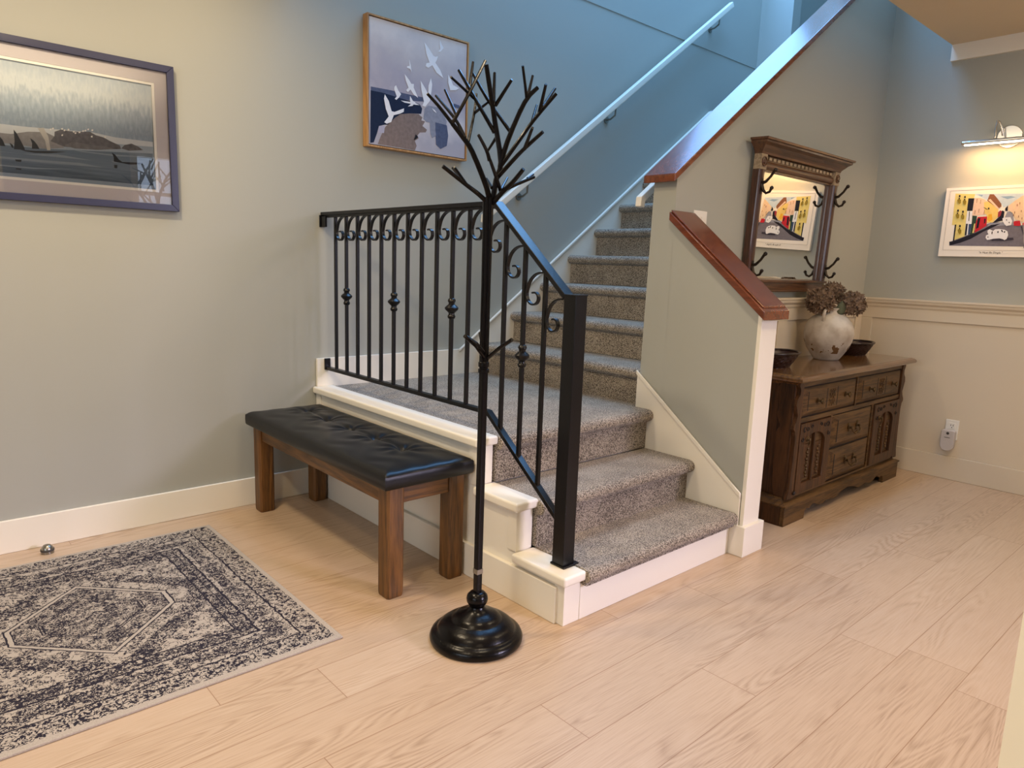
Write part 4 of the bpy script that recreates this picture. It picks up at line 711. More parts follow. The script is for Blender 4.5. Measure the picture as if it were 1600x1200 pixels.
def frame(mb, a0, b0, a1, b1, wd, f0, f1):
    """picture frame: outer rect, border width, f0/f1 back and front maps"""
    for q_ in ([(a0,b0),(a1,b0),(a1-wd,b0+wd),(a0+wd,b0+wd)], [(a1,b0),(a1,b1),(a1-wd,b1-wd),(a1-wd,b0+wd)], [(a1,b1),(a0,b1),(a0+wd,b1-wd),(a1-wd,b1-wd)], [(a0,b1),(a0,b0),(a0+wd,b0+wd),(a0+wd,b1-wd)]):
        mb.prism(q_, f0, f1)
    return mb
# orca print
ox0, ox1, oz0, oz1 = -1.86, -0.625, 1.358, 1.937
op = thing('framed_print', (-1.24, 0, oz0), 'wide navy framed print of misty coast and black whale fins', 'framed picture', 'pictures on the left wall')
frame(MB(), ox0, oz0, ox1, oz1, 0.027, lambda a,b_: (a,-0.003,b_), lambda a,b_: (a,-0.030,b_)).build('frame', 'navy_frame', op, bevel=0.0015)
MB().box((ox0+0.02,-0.006,oz0+0.02),(ox1-0.02,-0.003,oz1-0.02)).build('backing', 'dark_gap', op)
frame(MB(), ox0+0.02, oz0+0.02, ox1-0.02, oz1-0.02, 0.054, lambda a,b_: (a,-0.012,b_), lambda a,b_: (a,-0.017,b_)).build('mat_board', 'mat_board', op)
frame(MB(), ox0+0.073, oz0+0.073, ox1-0.073, oz1-0.073, 0.011, lambda a,b_: (a,-0.011,b_), lambda a,b_: (a,-0.0155,b_)).build('inner_mat', 'mat_bevel', op)
ac = ((ox0+ox1)/2, -0.009, (oz0+oz1)/2)
qd = [(ox0+0.075,oz0+0.075),(ox1-0.075,oz0+0.075),(ox1-0.075,oz1-0.075),(ox0+0.075,oz1-0.075)]
def clipx(data, lo, hi, zl, zh): return [(c, [(min(max(a,lo),hi), min(max(b_,zl),zh)) for a, b_ in p]) for c, p in data]
OR2 = clipx(ORCA, ox0+0.078, ox1-0.078, oz0+0.078, oz1-0.078)
wat = [(a, p) for a, p in OR2]
# extend shore and water to the left part of the print
sea = []
for c, p in OR2:
    if c in ('mist','water','rip','rock2'):
        mnx = min(a for a, _ in p)
        p = [((ox0+0.078) if (a < -1.2 and c in ('mist','water','rock2','rip')) else a, b_) for a, b_ in p]
    sea.append((c, p))
build_art('print', sea, 'fog', qd, lambda a,b_,d: (a,-0.009-d*0.7,b_), op, (0,-1,0), ac)
MB().box((ox0+0.024,-0.0215,oz0+0.024),(ox1-0.024,-0.0195,oz1-0.024)).build('glass', 'picture_glass', op)
# gull painting
gx0, gx1, gz0, gz1 = 0.268, 0.894, 1.744, 2.362
gp = thing('framed_canvas', (0.58, 0, gz0), 'square canvas of white gulls over navy and brown shore in thin oak frame', 'framed picture', 'pictures on the left wall')
MB().box((gx0+0.012,-0.040,gz0+0.012),(gx1-0.012,-0.004,gz1-0.012)).build('canvas_edge', 'dark_gap', gp)
frame(MB(), gx0, gz0, gx1, gz1, 0.008, lambda a,b_: (a,-0.003,b_), lambda a,b_: (a,-0.046,b_)).build('frame', 'oak_frame', gp)
build_art('painting', clipx(BIRD, gx0+0.0135, gx1-0.0135, gz0+0.0135, gz1-0.0135), 'seasky', [(gx0+0.012,gz0+0.012),(gx1-0.012,gz0+0.012),(gx1-0.012,gz1-0.012),(gx0+0.012,gz1-0.012)], lambda a,b_,d: (a,-0.0405-d,b_), gp, (0,-1,0), ((gx0+gx1)/2,-0.0405,(gz0+gz1)/2))
# street print on the far wall
sy0, sy1, sz0, sz1 = -1.772, -2.335, 1.322, 1.712
sp_ = thing('street_print', (XF, -2.05, sz0), 'cream bordered print of a colourful street with sheep below the picture lamp', 'picture')
MB().box((XF-0.026,sy1,sz0),(XF-0.003,sy0,sz1)).build('board', 'art_paper', sp_, bevel=0.001, seg=1)
data = clipx(STREET, -2.30, -1.80, 1.36, 1.69)
# right part of the street, beyond the left two thirds
rt = lambda c, p: data.append((c, p))
yE_ = min(a for c, p in data for a, _ in p)
rt('road', [(yE_,1.505),(-2.30,1.50),(-2.30,1.372),(yE_,1.372)]); rt('sky', [(yE_,1.69),(-2.22,1.69),(yE_,1.64)]); rt('peach', [(yE_,1.66),(-2.24,1.69),(-2.30,1.69),(-2.30,1.47),(yE_,1.50)]); rt('dark', [(yE_,1.505),(-2.30,1.47),(-2.30,1.43),(yE_,1.495)])
rt('brownr', [(-2.24,1.62),(-2.25,1.62),(-2.25,1.58),(-2.24,1.58)]); rt('redd', [(-2.25,1.50),(-2.28,1.49),(-2.28,1.54),(-2.25,1.54)])
ar = build_art('print', data, 'paper', [(-2.315,1.342),(-1.79,1.342),(-1.79,1.70),(-2.315,1.70)], lambda a,b_,d: (XF-0.0265-d*0.6,a,b_), sp_, (-1,0,0), (XF-0.0265,-2.05,1.5))
ln = MB(); e_ = 0.0007; fx0 = XF-0.0275
a0, a1, b0, b1 = -1.795, -2.312, 1.359, 1.696
for q_ in (((a0,b0),(a0+e_,b1)), ((a1-e_,b0),(a1,b1)), ((a1,b0-e_),(a0,b0)), ((a1,b1),(a0,b1+e_))):
    ln.box((fx0, q_[0][0], q_[0][1]), (fx0+0.0008, q_[1][0], q_[1][1]))
ln.build('border_line', 'art_ink', sp_)
def text(s, size, parent, mtx, m, name):
    cu_ = bpy.data.curves.new('tmp', 'FONT'); cu_.body = s; cu_.size = size; cu_.extrude = 0.0002; cu_.align_x = 'LEFT'; cu_.shear = 0.25
    ob = bpy.data.objects.new('tmp', cu_); COL.objects.link(ob)
    dg = bpy.context.evaluated_depsgraph_get(); dg.update(); me = bpy.data.meshes.new_from_object(ob.evaluated_get(dg)); bpy.data.objects.remove(ob)
    mb = MB(); mb.bm.from_mesh(me); mb.bm.transform(mtx); o = mb.build(name, m, parent); return o
rot = Matrix(((0,0,-1,0),(-1,0,0,0),(0,1,0,0),(0,0,0,1)))
text('"It Must Be Dingle."', 0.0145, sp_, Matrix.Translation((XF-0.0268,-1.979,1.341)) @ rot, 'art_text', 'caption')

# ------------------------------------------------------------ picture lamp
pl = thing('picture_lamp', (XF, -2.045, 1.96), 'chrome picture lamp with glowing bar on the far wall', 'lamp')
MB().lathe((XF-0.012,-2.045,1.975), [(0.058,-0.003),(0.060,0.0),(0.060,0.012)], 40, 'x').build('back_plate', 'chrome', pl, bevel=0.001, smooth=True)
MB().tube([(XF-0.012,-2.012,1.985),(XF-0.03,-2.008,2.02),(XF-0.055,-2.000,2.052),(XF-0.085,-1.998,2.052),(XF-0.108,-2.0,2.01),(XF-0.118,-2.005,1.955)], 0.0055, 10).build('arm', 'chrome', pl, smooth=True)
MB().box((XF-0.130,-2.245,1.933),(XF-0.104,-1.845,1.953)).build('bar', 'chrome', pl, bevel=0.006)
MB().box((XF-0.128,-2.238,1.9285),(XF-0.106,-1.862,1.9335)).build('tube', 'lamp_tube', pl)
d = bpy.data.lights.new('picture_lamp_light', 'AREA'); d.shape = 'RECTANGLE'; d.size = 0.36; d.size_y = 0.02; d.energy = 2.7; d.color = (1.0, 0.58, 0.25)
lo = bpy.data.objects.new('lamp_light', d); COL.objects.link(lo); lo.parent = pl; lo.location = (-0.112, 0, -0.034); lo.rotation_euler = (0, R(-22), R(90)); 
lo.rotation_euler = Matrix(((0,0.45,-0.0,0),(1,0,0,0),(0,0,0,0),(0,0,0,0))).to_euler() if False else (0, 0, 0)
zv_ = Vector((-0.18, 0, 1)).normalized(); xv = Vector((0, 1, 0)); yv = zv_.cross(xv); lo.rotation_euler = Matrix((xv, yv, zv_)).transposed().to_euler()

# ------------------------------------------------------------ outlet with plug-in device
oc = thing('wall_outlet', (XF, -1.967, 0.25), 'white wall outlet low on the far wall', 'outlet')
MB().box((XF-0.012,-2.001,0.245),(XF-0.005,-1.931,0.362)).build('plate', 'plastic_white', oc, bevel=0.002)
MB().box((XF-0.0145,-1.984,0.309),(XF-0.012,-1.949,0.345)).build('socket', 'plastic_white', oc, bevel=0.001)
MB().box((XF-0.0150,-1.962,0.325),(XF-0.0144,-1.959,0.336)).box((XF-0.0150,-1.974,0.325),(XF-0.0144,-1.971,0.336)).lathe((XF-0.0150,-1.9665,0.317), [(0.003,0),(0.003,0.0006)], 12, 'x').build('slots', 'plastic_dark', oc)
pd = thing('plug_in_device', (XF-0.03, -1.965, 0.19), 'rounded grey white plug-in unit hanging in the wall outlet', 'plug-in device')
def rr(cy, w_, z0, z1, r_):
    out = []
    for (sx, zc_, a0) in ((1, z0+r_, -90), (1, z1-r_*0.35, 0), (-1, z1-r_*0.35, 90), (-1, z0+r_, 180)):
        rr_ = r_ if zc_ == z0+r_ else r_*0.35
        for i in range(7):
            a = math.radians(a0+90*i/6); out.append((cy+sx*(w_/2-rr_)+rr_*math.cos(a), zc_+rr_*math.sin(a)))
    return out
MB().px(rr(-1.96, 0.072, 0.178, 0.303, 0.034), XF-0.0155, XF-0.05).build('housing', 'plastic_grey', pd, bevel=0.004)
MB().lathe((XF-0.0512,-1.960,0.285), [(0.008,0),(0.008,0.001)], 20, 'x').build('button', 'plastic_dark', pd)
MB().box((XF-0.0508,-1.974,0.258),(XF-0.0500,-1.944,0.261)).build('marking', 'rubber', pd)

# ------------------------------------------------------------ light switch
ls = thing('light_switch', (1.22, YM, 1.34), 'white double light switch above the low wooden cap', 'light switch')
MB().box((1.168,YM-0.006,1.340),(1.272,YM,1.457)).build('plate', 'plastic_white', ls, bevel=0.002)
for x in (1.182, 1.226): MB().box((x,YM-0.009,1.366),(x+0.032,YM-0.006,1.431)).build('rocker', 'plastic_white', ls, bevel=0.001)

# ------------------------------------------------------------ mirror with coat hooks (built upright, then leant forward a little)
mr = thing('wall_mirror', (2.04, YM-0.001, 1.10), 'oak hall mirror with cornice, rosettes and coat hooks above the sideboard', 'mirror')
MO = (2.04, YM-0.001, 1.10)
def my(a, yb, yf, z0, z1, x0, x1): return MB().box((x0, YM-yf, z0), (x1, YM-yb, z1))
yb = YM-0.002
mx0, mx1 = 1.610, 2.470
def rpost(x0, x1):
    w_ = x1-x0; pts = [(x0,yb),(x0,yb-0.030)]
    for i in range(9):
        a = math.pi*i/8; pts.append((x0+w_/2-(w_/2-0.004)*math.cos(a), yb-0.030-0.012*math.sin(a)))
    pts += [(x1,yb-0.030),(x1,yb)]
    return MB().pz(pts, 1.155, 1.685)
for x in (mx0, mx1-0.056): rpost(x, x+0.056).build('post', 'mirror_wood_z', mr)
MB().box((mx0,yb-0.034,1.100),(mx1,yb,1.145)).box((mx0-0.004,yb-0.046,1.143),(mx1+0.004,yb,1.156)).box((mx0-0.003,yb-0.038,1.094),(mx1+0.003,yb,1.103)).build('bottom_rail', 'mirror_wood', mr, bevel=0.002)
MB().lathe((0,0,0), [(0.019,mx0+0.058),(0.019,mx1-0.058)], 20, 'x').build('tmp', 'mirror_wood', mr) if False else None
lr = MB(); pts = [(yb, 1.690)]
for i in range(9):
    a = math.pi*i/8; pts.append((yb-0.016-0.016*math.sin(a), 1.690+0.020*(1-math.cos(a))))
pts.append((yb, 1.730)); lr.px(pts, mx0+0.056, mx1-0.056)
lr.box((mx0+0.056,yb-0.020,1.684),(mx1-0.056,yb,1.691)).build('top_rail', 'mirror_wood', mr, smooth=True)
MB().box((mx0+0.058,yb-0.018,1.730),(mx1-0.058,yb,1.754)).build('frieze', 'mirror_wood', mr)
dn = MB(); n_ = 18
for i in range(n_):
    x = mx0+0.075 + (mx1-mx0-0.150)*i/(n_-1); dn.box((x-0.013,yb-0.024,1.735),(x+0.013,yb-0.018,1.750))
dn.build('dentil_row', 'mirror_carved', mr, bevel=0.0015)
for x in (mx0, mx1-0.056):
    blk = MB().box((x,yb-0.040,1.684),(x+0.056,yb,1.758)).build('corner_block', 'mirror_carved', mr, bevel=0.002)
    MB().lathe((x+0.028,yb-0.040,1.721), [(0.023,0),(0.024,-0.004),(0.019,-0.006),(0.016,-0.002),(0.012,-0.002),(0.010,-0.006),(0.004,-0.008)], 24, 'y').build('rosette', 'mirror_wood', blk, smooth=True)
# cornice profile, mitred round three sides
cp = [(0.0,1.756),(0.040,1.756),(0.043,1.766),(0.048,1.772),(0.056,1.780),(0.066,1.792),(0.078,1.800),(0.083,1.803),(0.083,1.812),(0.092,1.814),(0.094,1.824),(0.0,1.824)]
cm = MB(); rings = []
for path_i in range(4):
    ring = []
    for d_, z in cp:
        e2 = max(0, d_-0.040)
        x = (mx0-e2) if path_i < 2 else (mx1+e2)
        y = yb if path_i in (0, 3) else yb-d_
        if d_ == 0.0: x = mx0 if path_i < 2 else mx1; y = yb
        ring.append(cm.bm.verts.new((x, y, z)))
    rings.append(ring)
for A, B in zip(rings, rings[1:]):
    for i in range(len(cp)-1): cm.face([A[i], A[i+1], B[i+1], B[i]])
cm.face([rings[0][-2], rings[0][-1], rings[3][-1], rings[3][-2]]) if False else None
cm.box((mx0-0.050,yb-0.090,1.8225),(mx1+0.050,yb,1.8245))
cm.build('cornice', 'mirror_wood', mr)
# glass with a bevelled border
gx0_, gx1_, gz0_, gz1_ = mx0+0.052, mx1-0.052, 1.150, 1.690
gm = MB(); bv = 0.022; yg = yb-0.010
o4 = [gm.bm.verts.new(p) for p in ((gx0_,yg+0.0012,gz0_),(gx1_,yg+0.0012,gz0_),(gx1_,yg+0.0012,gz1_),(gx0_,yg+0.0012,gz1_))]
i4 = [gm.bm.verts.new(p) for p in ((gx0_+bv,yg,gz0_+bv),(gx1_-bv,yg,gz0_+bv),(gx1_-bv,yg,gz1_-bv),(gx0_+bv,yg,gz1_-bv))]
b4 = [gm.bm.verts.new(p) for p in ((gx0_,yb,gz0_),(gx1_,yb,gz0_),(gx1_,yb,gz1_),(gx0_,yb,gz1_))]
gm.face(i4); gm.face(b4[::-1])
for i in range(4): gm.face([o4[i],o4[(i+1)%4],i4[(i+1)%4],i4[i]]); gm.face([b4[i],b4[(i+1)%4],o4[(i+1)%4],o4[i]])
gm.build('mirror_glass', 'mirror_glass', mr)
for x in (mx0+0.028, mx1-0.028):
    for z in (1.590, 1.195):
        y = yb-0.042; hk = MB()
        hk.tube([(x,y+0.004,z+0.030),(x,y-0.018,z+0.036),(x,y-0.042,z+0.060),(x,y-0.056,z+0.083),(x,y-0.062,z+0.088)], [0.009,0.0075,0.0065,0.007,0.009], 8)
        hk.tube([(x,y+0.004,z+0.030),(x,y-0.010,z-0.005),(x,y-0.026,z-0.018),(x,y-0.044,z-0.012),(x,y-0.052,z+0.004)], [0.009,0.0075,0.0065,0.0065,0.007], 8)
        hk.lathe((x,y-0.062,z+0.089), [(0.003,-0.010),(0.010,-0.004),(0.010,0.004),(0.003,0.010)], 10)
        hk.lathe((x,y-0.053,z+0.006), [(0.003,-0.009),(0.009,-0.004),(0.009,0.004),(0.003,0.009)], 10)
        hk.box((x-0.011,y,z-0.022),(x+0.011,y+0.006,z+0.052))
        hk.build('coat_hook', 'hook_metal', mr, smooth=True)
mr.rotation_euler = (R(1.8), 0, 0)

# ------------------------------------------------------------ sideboard
DX0, DX1, DYF, DYB = 1.500, 2.900, -1.766, YM-0.022
sb = thing('sideboard', ((DX0+DX1)/2, -1.57, 0), 'carved brown wooden sideboard with drawers and arched doors under the mirror', 'sideboard')
bxa, bxb, byf = 1.560, 2.855, -1.738
MB().box((bxa,byf,0.105),(bxb,DYB,0.690)).build('body', 'dresser_wood_z', sb)
# top with moulded edge
tp = MB()
def rect(off, z): return [(1.500-off, -1.790-off, z), (2.925+off, -1.790-off, z), (2.925+off, DYB, z), (1.500-off, DYB, z)]
tr_ = [rect(-0.055,0.672), rect(-0.040,0.684), rect(-0.020,0.692), rect(-0.004,0.697), rect(0.0,0.703), rect(-0.001,0.712), rect(-0.008,0.720), rect(-0.018,0.724), rect(-0.022,0.726)]
R_ = [[tp.bm.verts.new(p) for p in q] for q in tr_]
for A, B in zip(R_, R_[1:]):
    for i in range(4): tp.face([A[i],A[(i+1)%4],B[(i+1)%4],B[i]])
tp.face(R_[0][::-1]); tp.face(R_[-1]); tp.build('top', 'dresser_top', sb)
# plinth: scalloped apron in front, flat sides
ap = [(DX0,0.0),(DX0+0.21,0.0),(DX0+0.215,0.035),(DX0+0.235,0.048),(DX0+0.262,0.040),(DX0+0.275,0.050),(DX0+0.305,0.058),(DX0+0.335,0.050),(DX0+0.365,0.036),(DX0+0.41,0.034),(DX0+0.45,0.046),(DX0+0.50,0.040),(DX0+0.56,0.038),(DX0+0.62,0.058),(DX0+0.70,0.068)]
apf = ap + [(DX0+DX1-a, b_) for a, b_ in reversed(ap[:-1])] + [(DX1,0.092),(DX0,0.092)]
MB().py(apf, DYF, DYF+0.022).build('apron', 'dresser_wood', sb, bevel=0.0015, seg=1)
MB().box((DX0,DYF+0.022,0.0),(DX0+0.022,DYB,0.092)).build('plinth_side', 'dresser_wood_z', sb)
MB().box((DX1-0.022,DYF+0.022,0.0),(DX1,DYB,0.092)).build('plinth_side', 'dresser_wood_z', sb)
pm = MB(); q = []
for off, z in ((0.0,0.092),(0.006,0.095),(0.006,0.101),(-0.008,0.108),(-0.022,0.113),(-0.032,0.122),(-0.034,0.128)):
    q.append([pm.bm.verts.new(p) for p in ((DX0-off,DYF-off,z),(DX1+off,DYF-off,z),(DX1+off,DYB,z),(DX0-off,DYB,z))])
for A, B in zip(q, q[1:]):
    for i in range(4): pm.face([A[i],A[(i+1)%4],B[(i+1)%4],B[i]])
pm.face(q[0][::-1]); pm.face(q[-1]); pm.build('plinth_moulding', 'dresser_wood', sb)
# wavy corner stiles
wv = [(0.0,0.690),(-0.002,0.675),(0.012,0.655),(0.010,0.632),(-0.012,0.610),(-0.018,0.585),(-0.006,0.560),(0.006,0.530),(-0.004,0.505),(-0.020,0.485),(-0.022,0.470),(-0.006,0.455),(0.002,0.425),(0.000,0.300),(-0.008,0.180),(-0.020,0.140),(-0.022,0.125)]
sL = [(bxa-0.006+a, z) for a, z in wv] + [(1.596,0.125),(1.596,0.690)]
MB().py(sL, byf-0.018, byf).build('corner_stile', 'dresser_wood_z', sb, bevel=0.001, seg=1)
sR = [(bxb+0.006-a, z) for a, z in wv] + [(2.824,0.125),(2.824,0.690)]
MB().py(sR, byf-0.018, byf).build('corner_stile', 'dresser_wood_z', sb, bevel=0.001, seg=1)
# side pilasters seen on the left flank
sd = [(byf-0.018+a*-1.0*0-0.0, z) for a, z in wv]
MB().px([(byf+0.075+a*0.8, z) for a, z in wv] + [(byf,0.125),(byf,0.690)], bxa-0.016, bxa).build('side_pilaster', 'dresser_wood_z', sb, bevel=0.001, seg=1)
MB().px([(DYB-0.06-a*0.8, z) for a, z in wv] + [(DYB,0.125),(DYB,0.690)], bxa-0.014, bxa).build('side_pilaster', 'dresser_wood_z', sb, bevel=0.001, seg=1)
# rails between the fronts
MB().box((1.596,byf-0.012,0.665),(2.824,byf,0.690)).box((1.596,byf-0.012,0.490),(2.824,byf,0.512)).box((1.596,byf-0.012,0.125),(2.824,byf,0.134)).box((2.208,byf-0.012,0.512),(2.222,byf,0.665)).box((1.935,byf-0.012,0.134),(1.952,byf,0.490)).box((2.450,byf-0.012,0.134),(2.470,byf,0.490)).build('rails', 'dresser_wood', sb, bevel=0.001, seg=1)
MB().box((1.596,byf-0.002,0.126),(2.824,byf+0.001,0.689)).build('shadow_gap', 'dark_gap', sb)  # dark sheet, shade between the fronts put into its colour
def raised(x0, x1, z0, z1, bvl, y0, y1):
    x0 += 0.003; x1 -= 0.003; z0 += 0.002; z1 -= 0.003; mb = MB(); A = [mb.bm.verts.new(p) for p in ((x0,y0,z0),(x1,y0,z0),(x1,y0,z1),(x0,y0,z1))]; ym = y0-0.004
    B = [mb.bm.verts.new(p) for p in ((x0,ym,z0),(x1,ym,z0),(x1,ym,z1),(x0,ym,z1))]
    C_ = [mb.bm.verts.new(p) for p in ((x0+bvl,y1,z0+bvl*0.5),(x1-bvl,y1,z0+bvl*0.5),(x1-bvl,y1,z1-bvl*0.5),(x0+bvl,y1,z1-bvl*0.5))]
    for P1, P2 in ((A,B),(B,C_)):
        for i in range(4): mb.face([P1[i],P1[(i+1)%4],P2[(i+1)%4],P2[i]])
    mb.face(A[::-1]); mb.face(C_); return mb
def knob(x, z, par):
    MB().lathe((x,byf-0.022,z), [(0.013,0.0),(0.013,-0.003),(0.006,-0.005),(0.005,-0.014),(0.010,-0.018),(0.015,-0.023),(0.014,-0.028),(0.006,-0.031)], 18, 'y').build('knob', 'antique_brass', par, smooth=True)
def pull(x, z, par):
    mb = MB(); y = byf-0.022
    for s_ in (-1, 1):
        mb.lathe((x+s_*0.050,y,z+0.006), [(0.013,0),(0.014,-0.003),(0.006,-0.006),(0.006,-0.015),(0.008,-0.018),(0.003,-0.021)], 14, 'y')
        mb.lathe((x+s_*0.056,y,z+0.022), [(0.008,0),(0.007,-0.003),(0.002,-0.005)], 10, 'y'); mb.lathe((x+s_*0.046,y,z-0.012), [(0.008,0),(0.007,-0.003),(0.002,-0.005)], 10, 'y')
    mb.tube([(x-0.050,y-0.015,z+0.006),(x-0.046,y-0.022,z-0.012),(x-0.026,y-0.026,z-0.024),(x-0.010,y-0.027,z-0.016),(x,y-0.027,z-0.020),(x+0.010,y-0.027,z-0.016),(x+0.026,y-0.026,z-0.024),(x+0.046,y-0.022,z-0.012),(x+0.050,y-0.015,z+0.006)], [0.004,0.0045,0.005,0.006,0.007,0.006,0.005,0.0045,0.004], 8)
    mb.build('pull_handle', 'antique_brass', par, smooth=True)
for x0, x1 in ((1.602, 2.204), (2.226, 2.818)):
    dr = raised(x0, x1, 0.517, 0.660, 0.040, byf-0.003, byf-0.020).build('drawer', 'dresser_wood', sb)
    xm = (x0+x1)/2
    for x in (xm-0.062, xm+0.055): MB().box((x,byf-0.0208,0.542),(x+0.007,byf-0.0195,0.640)).build('groove', 'dark_gap', dr)
    MB().box((x0+0.042,byf-0.0208,0.548),(x0+0.048,byf-0.0185,0.640)).build('groove', 'dark_gap', dr)
    cv_ = MB()
    for s_ in (-1, 1):
        for t in range(3):
            zc = 0.562+t*0.028; cv_.tube([(xm+s_*0.030, byf-0.021, zc-0.010), (xm+s_*0.014, byf-0.022, zc-0.004), (xm+s_*0.010, byf-0.022, zc+0.008), (xm+s_*0.022, byf-0.022, zc+0.012), (xm+s_*0.026, byf-0.021, zc+0.004)], 0.003, 6)
    cv_.tube([(xm,byf-0.021,0.546),(xm,byf-0.022,0.632)], 0.0025, 6); cv_.build('carving', 'dresser_wood', dr)
    knob(xm-0.160, 0.589, dr); knob(xm+0.150, 0.591, dr)
for z0, z1 in ((0.312, 0.486), (0.138, 0.306)):
    dr = raised(1.956, 2.447, z0, z1, 0.045, byf-0.003, byf-0.020).build('drawer', 'dresser_wood', sb)
    MB().box((1.956+0.047,byf-0.0212,z0+0.03),(1.956+0.054,byf-0.019,z1-0.028)).build('groove', 'dark_gap', dr)
    pull(2.19, (z0+z1)/2, dr)
def scroll_(mb, x, z, s_, r_=0.016, flip=1):
    pts = []
    for i in range(14):
        a = i*0.45; rr_ = r_*(1-i/16); pts.append((x+s_*rr_*math.cos(a), byf-0.0215, z+flip*rr_*math.sin(a)))
    mb.tube(pts, 0.0024, 6)
for di, (x0, x1) in enumerate(((1.602, 1.930), (2.474, 2.818))):
    z0, z1 = 0.138, 0.485; xm = (x0+x1)/2
    arch = [(xm-0.105, 0.190)] + [(xm-0.105, 0.360)]
    arch = [(xm-0.105,0.185),(xm+0.105,0.185),(xm+0.105,0.370)] + [(xm+0.105*math.cos(math.pi*i/12)*1.0, 0.370+0.060*math.sin(math.pi*i/12)) for i in range(1,12)] + [(xm-0.105,0.370)]
    dm = shape2d([(x0,z0),(x1,z0),(x1,z1),(x0,z1)], [arch], 0.016, lambda a,b_,h: (a, byf-0.004-h, b_))
    door = dm.build('door', 'dresser_wood_z', sb, bevel=0.0012, seg=1)
    MB().box((xm-0.107,byf-0.0045,0.183),(xm+0.107,byf-0.003,0.435)).build('recess', 'dresser_wood', door)
    MB().box((xm-0.007,byf-0.018,0.185),(xm+0.007,byf-0.004,0.432)).build('mullion', 'dresser_wood_z', door, bevel=0.002)
    for s_ in (-1, 1):
        c_ = xm+s_*0.056
        MB().box((c_-0.036,byf-0.010,0.200),(c_+0.036,byf-0.0045,0.375)).build('inner_panel', 'dresser_wood_z', door, bevel=0.004)
        ov = MB()
        for t in range(9):
            zc = 0.215+t*0.017; ov.lathe((c_+0.004*(-1)**t, byf-0.011, zc), [(0.008,0.001),(0.007,-0.004),(0.002,-0.007)], 8, 'y')
            ov.tube([(c_, byf-0.011, zc-0.008), (c_+0.012*(-1)**t, byf-0.013, zc), (c_+0.005*(-1)**t, byf-0.012, zc+0.007)], 0.0022, 5)
        ov.build('carved_garland', 'antique_brass' if s_ < 0 else 'dresser_wood', door)
    sc2 = MB()
    for s_ in (-1, 1):
        scroll_(sc2, xm+s_*0.125, 0.452, -s_, 0.020, 1); scroll_(sc2, xm+s_*0.090, 0.458, s_, 0.014, -1); scroll_(sc2, xm+s_*0.135, 0.410, s_, 0.014, -1); scroll_(sc2, xm+s_*0.050, 0.462, -s_, 0.012, 1)
    sc2.build('scroll_carving', 'dark_gap', door)
    kx = x0+0.075
    MB().lathe((kx,byf-0.021,0.405), [(0.014,0),(0.013,-0.003),(0.006,-0.005),(0.005,-0.010),(0.009,-0.014),(0.003,-0.018)], 14, 'y').tube([(kx,byf-0.034,0.404),(kx,byf-0.036,0.390),(kx,byf-0.030,0.375)], 0.004, 6).build('door_pull', 'antique_brass', door, smooth=True)
MB().lathe((1.590,byf-0.02,0.150), [(0.010,0),(0.010,-0.005),(0.004,-0.008)], 14, 'y').build('peg', 'dark_gap', sb)

# ------------------------------------------------------------ vase, dried hydrangeas, bowls
TZ = 0.7265
VX, VY = 2.311, -1.524
vz = thing('vase', (VX, VY, TZ), 'round weathered white pottery jug holding dried hydrangeas on the sideboard', 'vase')
pr = [(0.062,0.0),(0.068,0.004),(0.086,0.030),(0.108,0.065),(0.124,0.105),(0.130,0.145),(0.126,0.180),(0.112,0.212),(0.090,0.236),(0.066,0.250),(0.056,0.258),(0.054,0.268),(0.058,0.278),(0.061,0.284),(0.058,0.287),(0.052,0.280),(0.048,0.262),(0.046,0.200),(0.040,0.150)]
pr2 = []
for i in range(len(pr)-1):
    pr2.append(pr[i]); pr2.append(((pr[i][0]+pr[i+1][0])/2, (pr[i][1]+pr[i+1][1])/2))
pr2.append(pr[-1])
MB().lathe((VX,VY,TZ), pr2, 48).build('body', 'pottery', vz, smooth=True)
hdv = Vector((-0.98, -0.12, 0)).normalized()
for hd_ in (hdv, -hdv):
    q_ = [(0.054,0.276),(0.078,0.280),(0.100,0.272),(0.110,0.252),(0.108,0.228),(0.102,0.212)]
    MB().tube([(VX+hd_.x*a, VY+hd_.y*a, TZ+b_) for a, b_ in q_], 0.0085, 10).build('handle', 'pottery', vz, smooth=True)
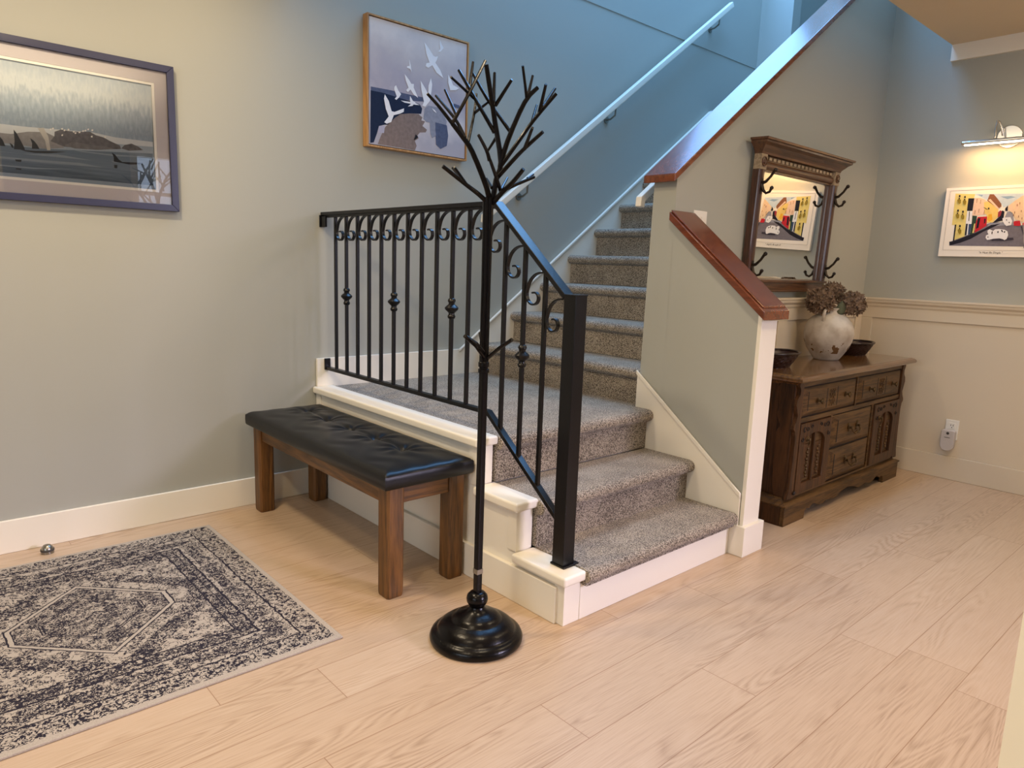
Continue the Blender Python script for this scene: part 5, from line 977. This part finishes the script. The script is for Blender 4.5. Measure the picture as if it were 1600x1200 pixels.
def hydrangea(c, rad, label, seed, n=105, squash=0.92):
    rnd = random.Random(seed)
    t = thing('dried_hydrangea', (VX, VY, TZ+0.20), label, 'dried flower', 'dried hydrangeas in the jug')
    mb = MB()
    for i in range(n):
        ph = math.acos(1-2*(i+0.5)/n*0.93); th = i*2.39996
        nrm = Vector((math.sin(ph)*math.cos(th), math.sin(ph)*math.sin(th), math.cos(ph)))
        rr_ = rad*(0.90+0.16*rnd.random()); p = Vector(c) + Vector((nrm.x, nrm.y, nrm.z*squash))*rr_
        nn = (nrm + Vector((rnd.uniform(-.6,.6), rnd.uniform(-.6,.6), rnd.uniform(-.6,.6)))).normalized()
        u = nn.orthogonal().normalized(); v_ = nn.cross(u); a0 = rnd.random()*6.28
        for k in range(4):
            a = a0+k*math.pi/2; d1 = u*math.cos(a)+v_*math.sin(a); d2 = nn.cross(d1); s_ = rad*0.29*(0.8+0.5*rnd.random()); cl_ = s_*rnd.uniform(0.1,0.75)
            q0 = p; q1 = p+d1*s_*0.55+d2*s_*0.42+nn*cl_*0.35; q2 = p+d1*s_*1.1+nn*cl_; q3 = p+d1*s_*0.55-d2*s_*0.42+nn*cl_*0.35; qm = p+d1*s_*0.6-nn*s_*0.08
            V_ = [mb.bm.verts.new(x) for x in (q0,q1,q2,q3,qm)]
            mb.face([V_[0],V_[1],V_[4]]); mb.face([V_[1],V_[2],V_[4]]); mb.face([V_[2],V_[3],V_[4]]); mb.face([V_[3],V_[0],V_[4]])
    core = bmesh.ops.create_icosphere(mb.bm, subdivisions=2, radius=rad*0.72, matrix=Matrix.Translation(Vector(c)))
    mb.build('flower_head', 'petals', t)
    base_ = Vector((VX+(c[0]-VX)*0.1, VY+(c[1]-VY)*0.1, TZ+0.16))
    MB().tube([base_, (base_+Vector(c))/2+Vector((0,0,0.01)), Vector(c)], 0.004, 8).build('stem', 'stem', t, smooth=True)
    return t
rx_, ry_ = 0.741, -0.671
def hp(r_, d_, z): return (VX+rx_*r_-ry_*-1*0+0.671*d_*0+(-0.0)+(-0.661*d_)*0+ (0.66*d_), VY+ry_*r_+0.73*d_, z)
hydrangea(hp(-0.070,-0.02,1.045), 0.068, 'large brown dried hydrangea head on the left of the jug', 3)
hydrangea(hp(0.108,-0.01,1.035), 0.064, 'large brown dried hydrangea head hanging right of the jug', 5)
hydrangea(hp(0.022,0.05,1.100), 0.052, 'smaller dried hydrangea head at the back above the other two', 9, 80)
lf = MB(); c0 = Vector(hp(0.03,-0.055,1.01))
ring_l = []
for i in range(9):
    t = i/8; wdt = 0.026*math.sin(math.pi*min(1,0.15+t*0.85))
    ring_l.append((lf.bm.verts.new(c0+Vector((rx_*-wdt,ry_*-wdt,-0.03+0.075*t))), lf.bm.verts.new(c0+Vector((-0.66*0.006,-0.73*0.006,-0.03+0.075*t))), lf.bm.verts.new(c0+Vector((rx_*wdt,ry_*wdt,-0.03+0.075*t)))))
for A, B in zip(ring_l, ring_l[1:]):
    lf.face([A[0],A[1],B[1],B[0]]); lf.face([A[1],A[2],B[2],B[1]])
lfo = lf.build('leaf', 'leaf', smooth=True); md = lfo.modifiers.new('thick', 'SOLIDIFY'); md.thickness = 0.002
tag(lfo, 'dull green leaf between the two front hydrangea heads', 'leaf')
def bowl(x, y, label, rx=0.145, ry=0.10):
    t = thing('woven_bowl', (x, y, TZ), label, 'bowl', 'dark woven bowls on the sideboard')
    mb = MB(); seg = 72; rows = []
    prof_ = [(0.60,0.0),(0.62,0.004),(0.68,0.014),(0.74,0.024),(0.80,0.034),(0.85,0.044),(0.90,0.054),(0.94,0.062),(0.98,0.070)]
    def ringv(s_, z, ph, amp):
        return [mb.bm.verts.new((x+(rx*s_+amp*math.sin(18*a_+ph))*math.cos(a_), y+(ry*s_+amp*math.sin(18*a_+ph))*math.sin(a_), TZ+z)) for a_ in [2*math.pi*i/seg for i in range(seg)]]
    for i, (s_, z) in enumerate(prof_): rows.append(ringv(s_, z, i*math.pi*0.8, 0.0022 if 0 < i < 8 else 0))
    for s_, z in ((0.92,0.068),(0.80,0.045),(0.66,0.020),(0.55,0.008)): rows.append(ringv(s_, z, 0, 0))
    for A, B in zip(rows, rows[1:]):
        for i in range(seg): mb.face([A[i],A[(i+1)%seg],B[(i+1)%seg],B[i]])
    mb.face(rows[0][::-1]); mb.face(rows[-1]); mb.build('basket', 'basket', t)
    rm = MB(); pts = [(x+rx*0.98*math.cos(a_), y+ry*0.98*math.sin(a_), TZ+0.073) for a_ in [2*math.pi*i/48 for i in range(49)]]
    rm.tube(pts, 0.0065, 10).build('rim', 'basket_rim', t, smooth=True)
bowl(2.735, -1.50, 'dark brown woven bowl on the right side of the jug')
bowl(1.735, -1.53, 'dark brown woven bowl half hidden by the low half wall')
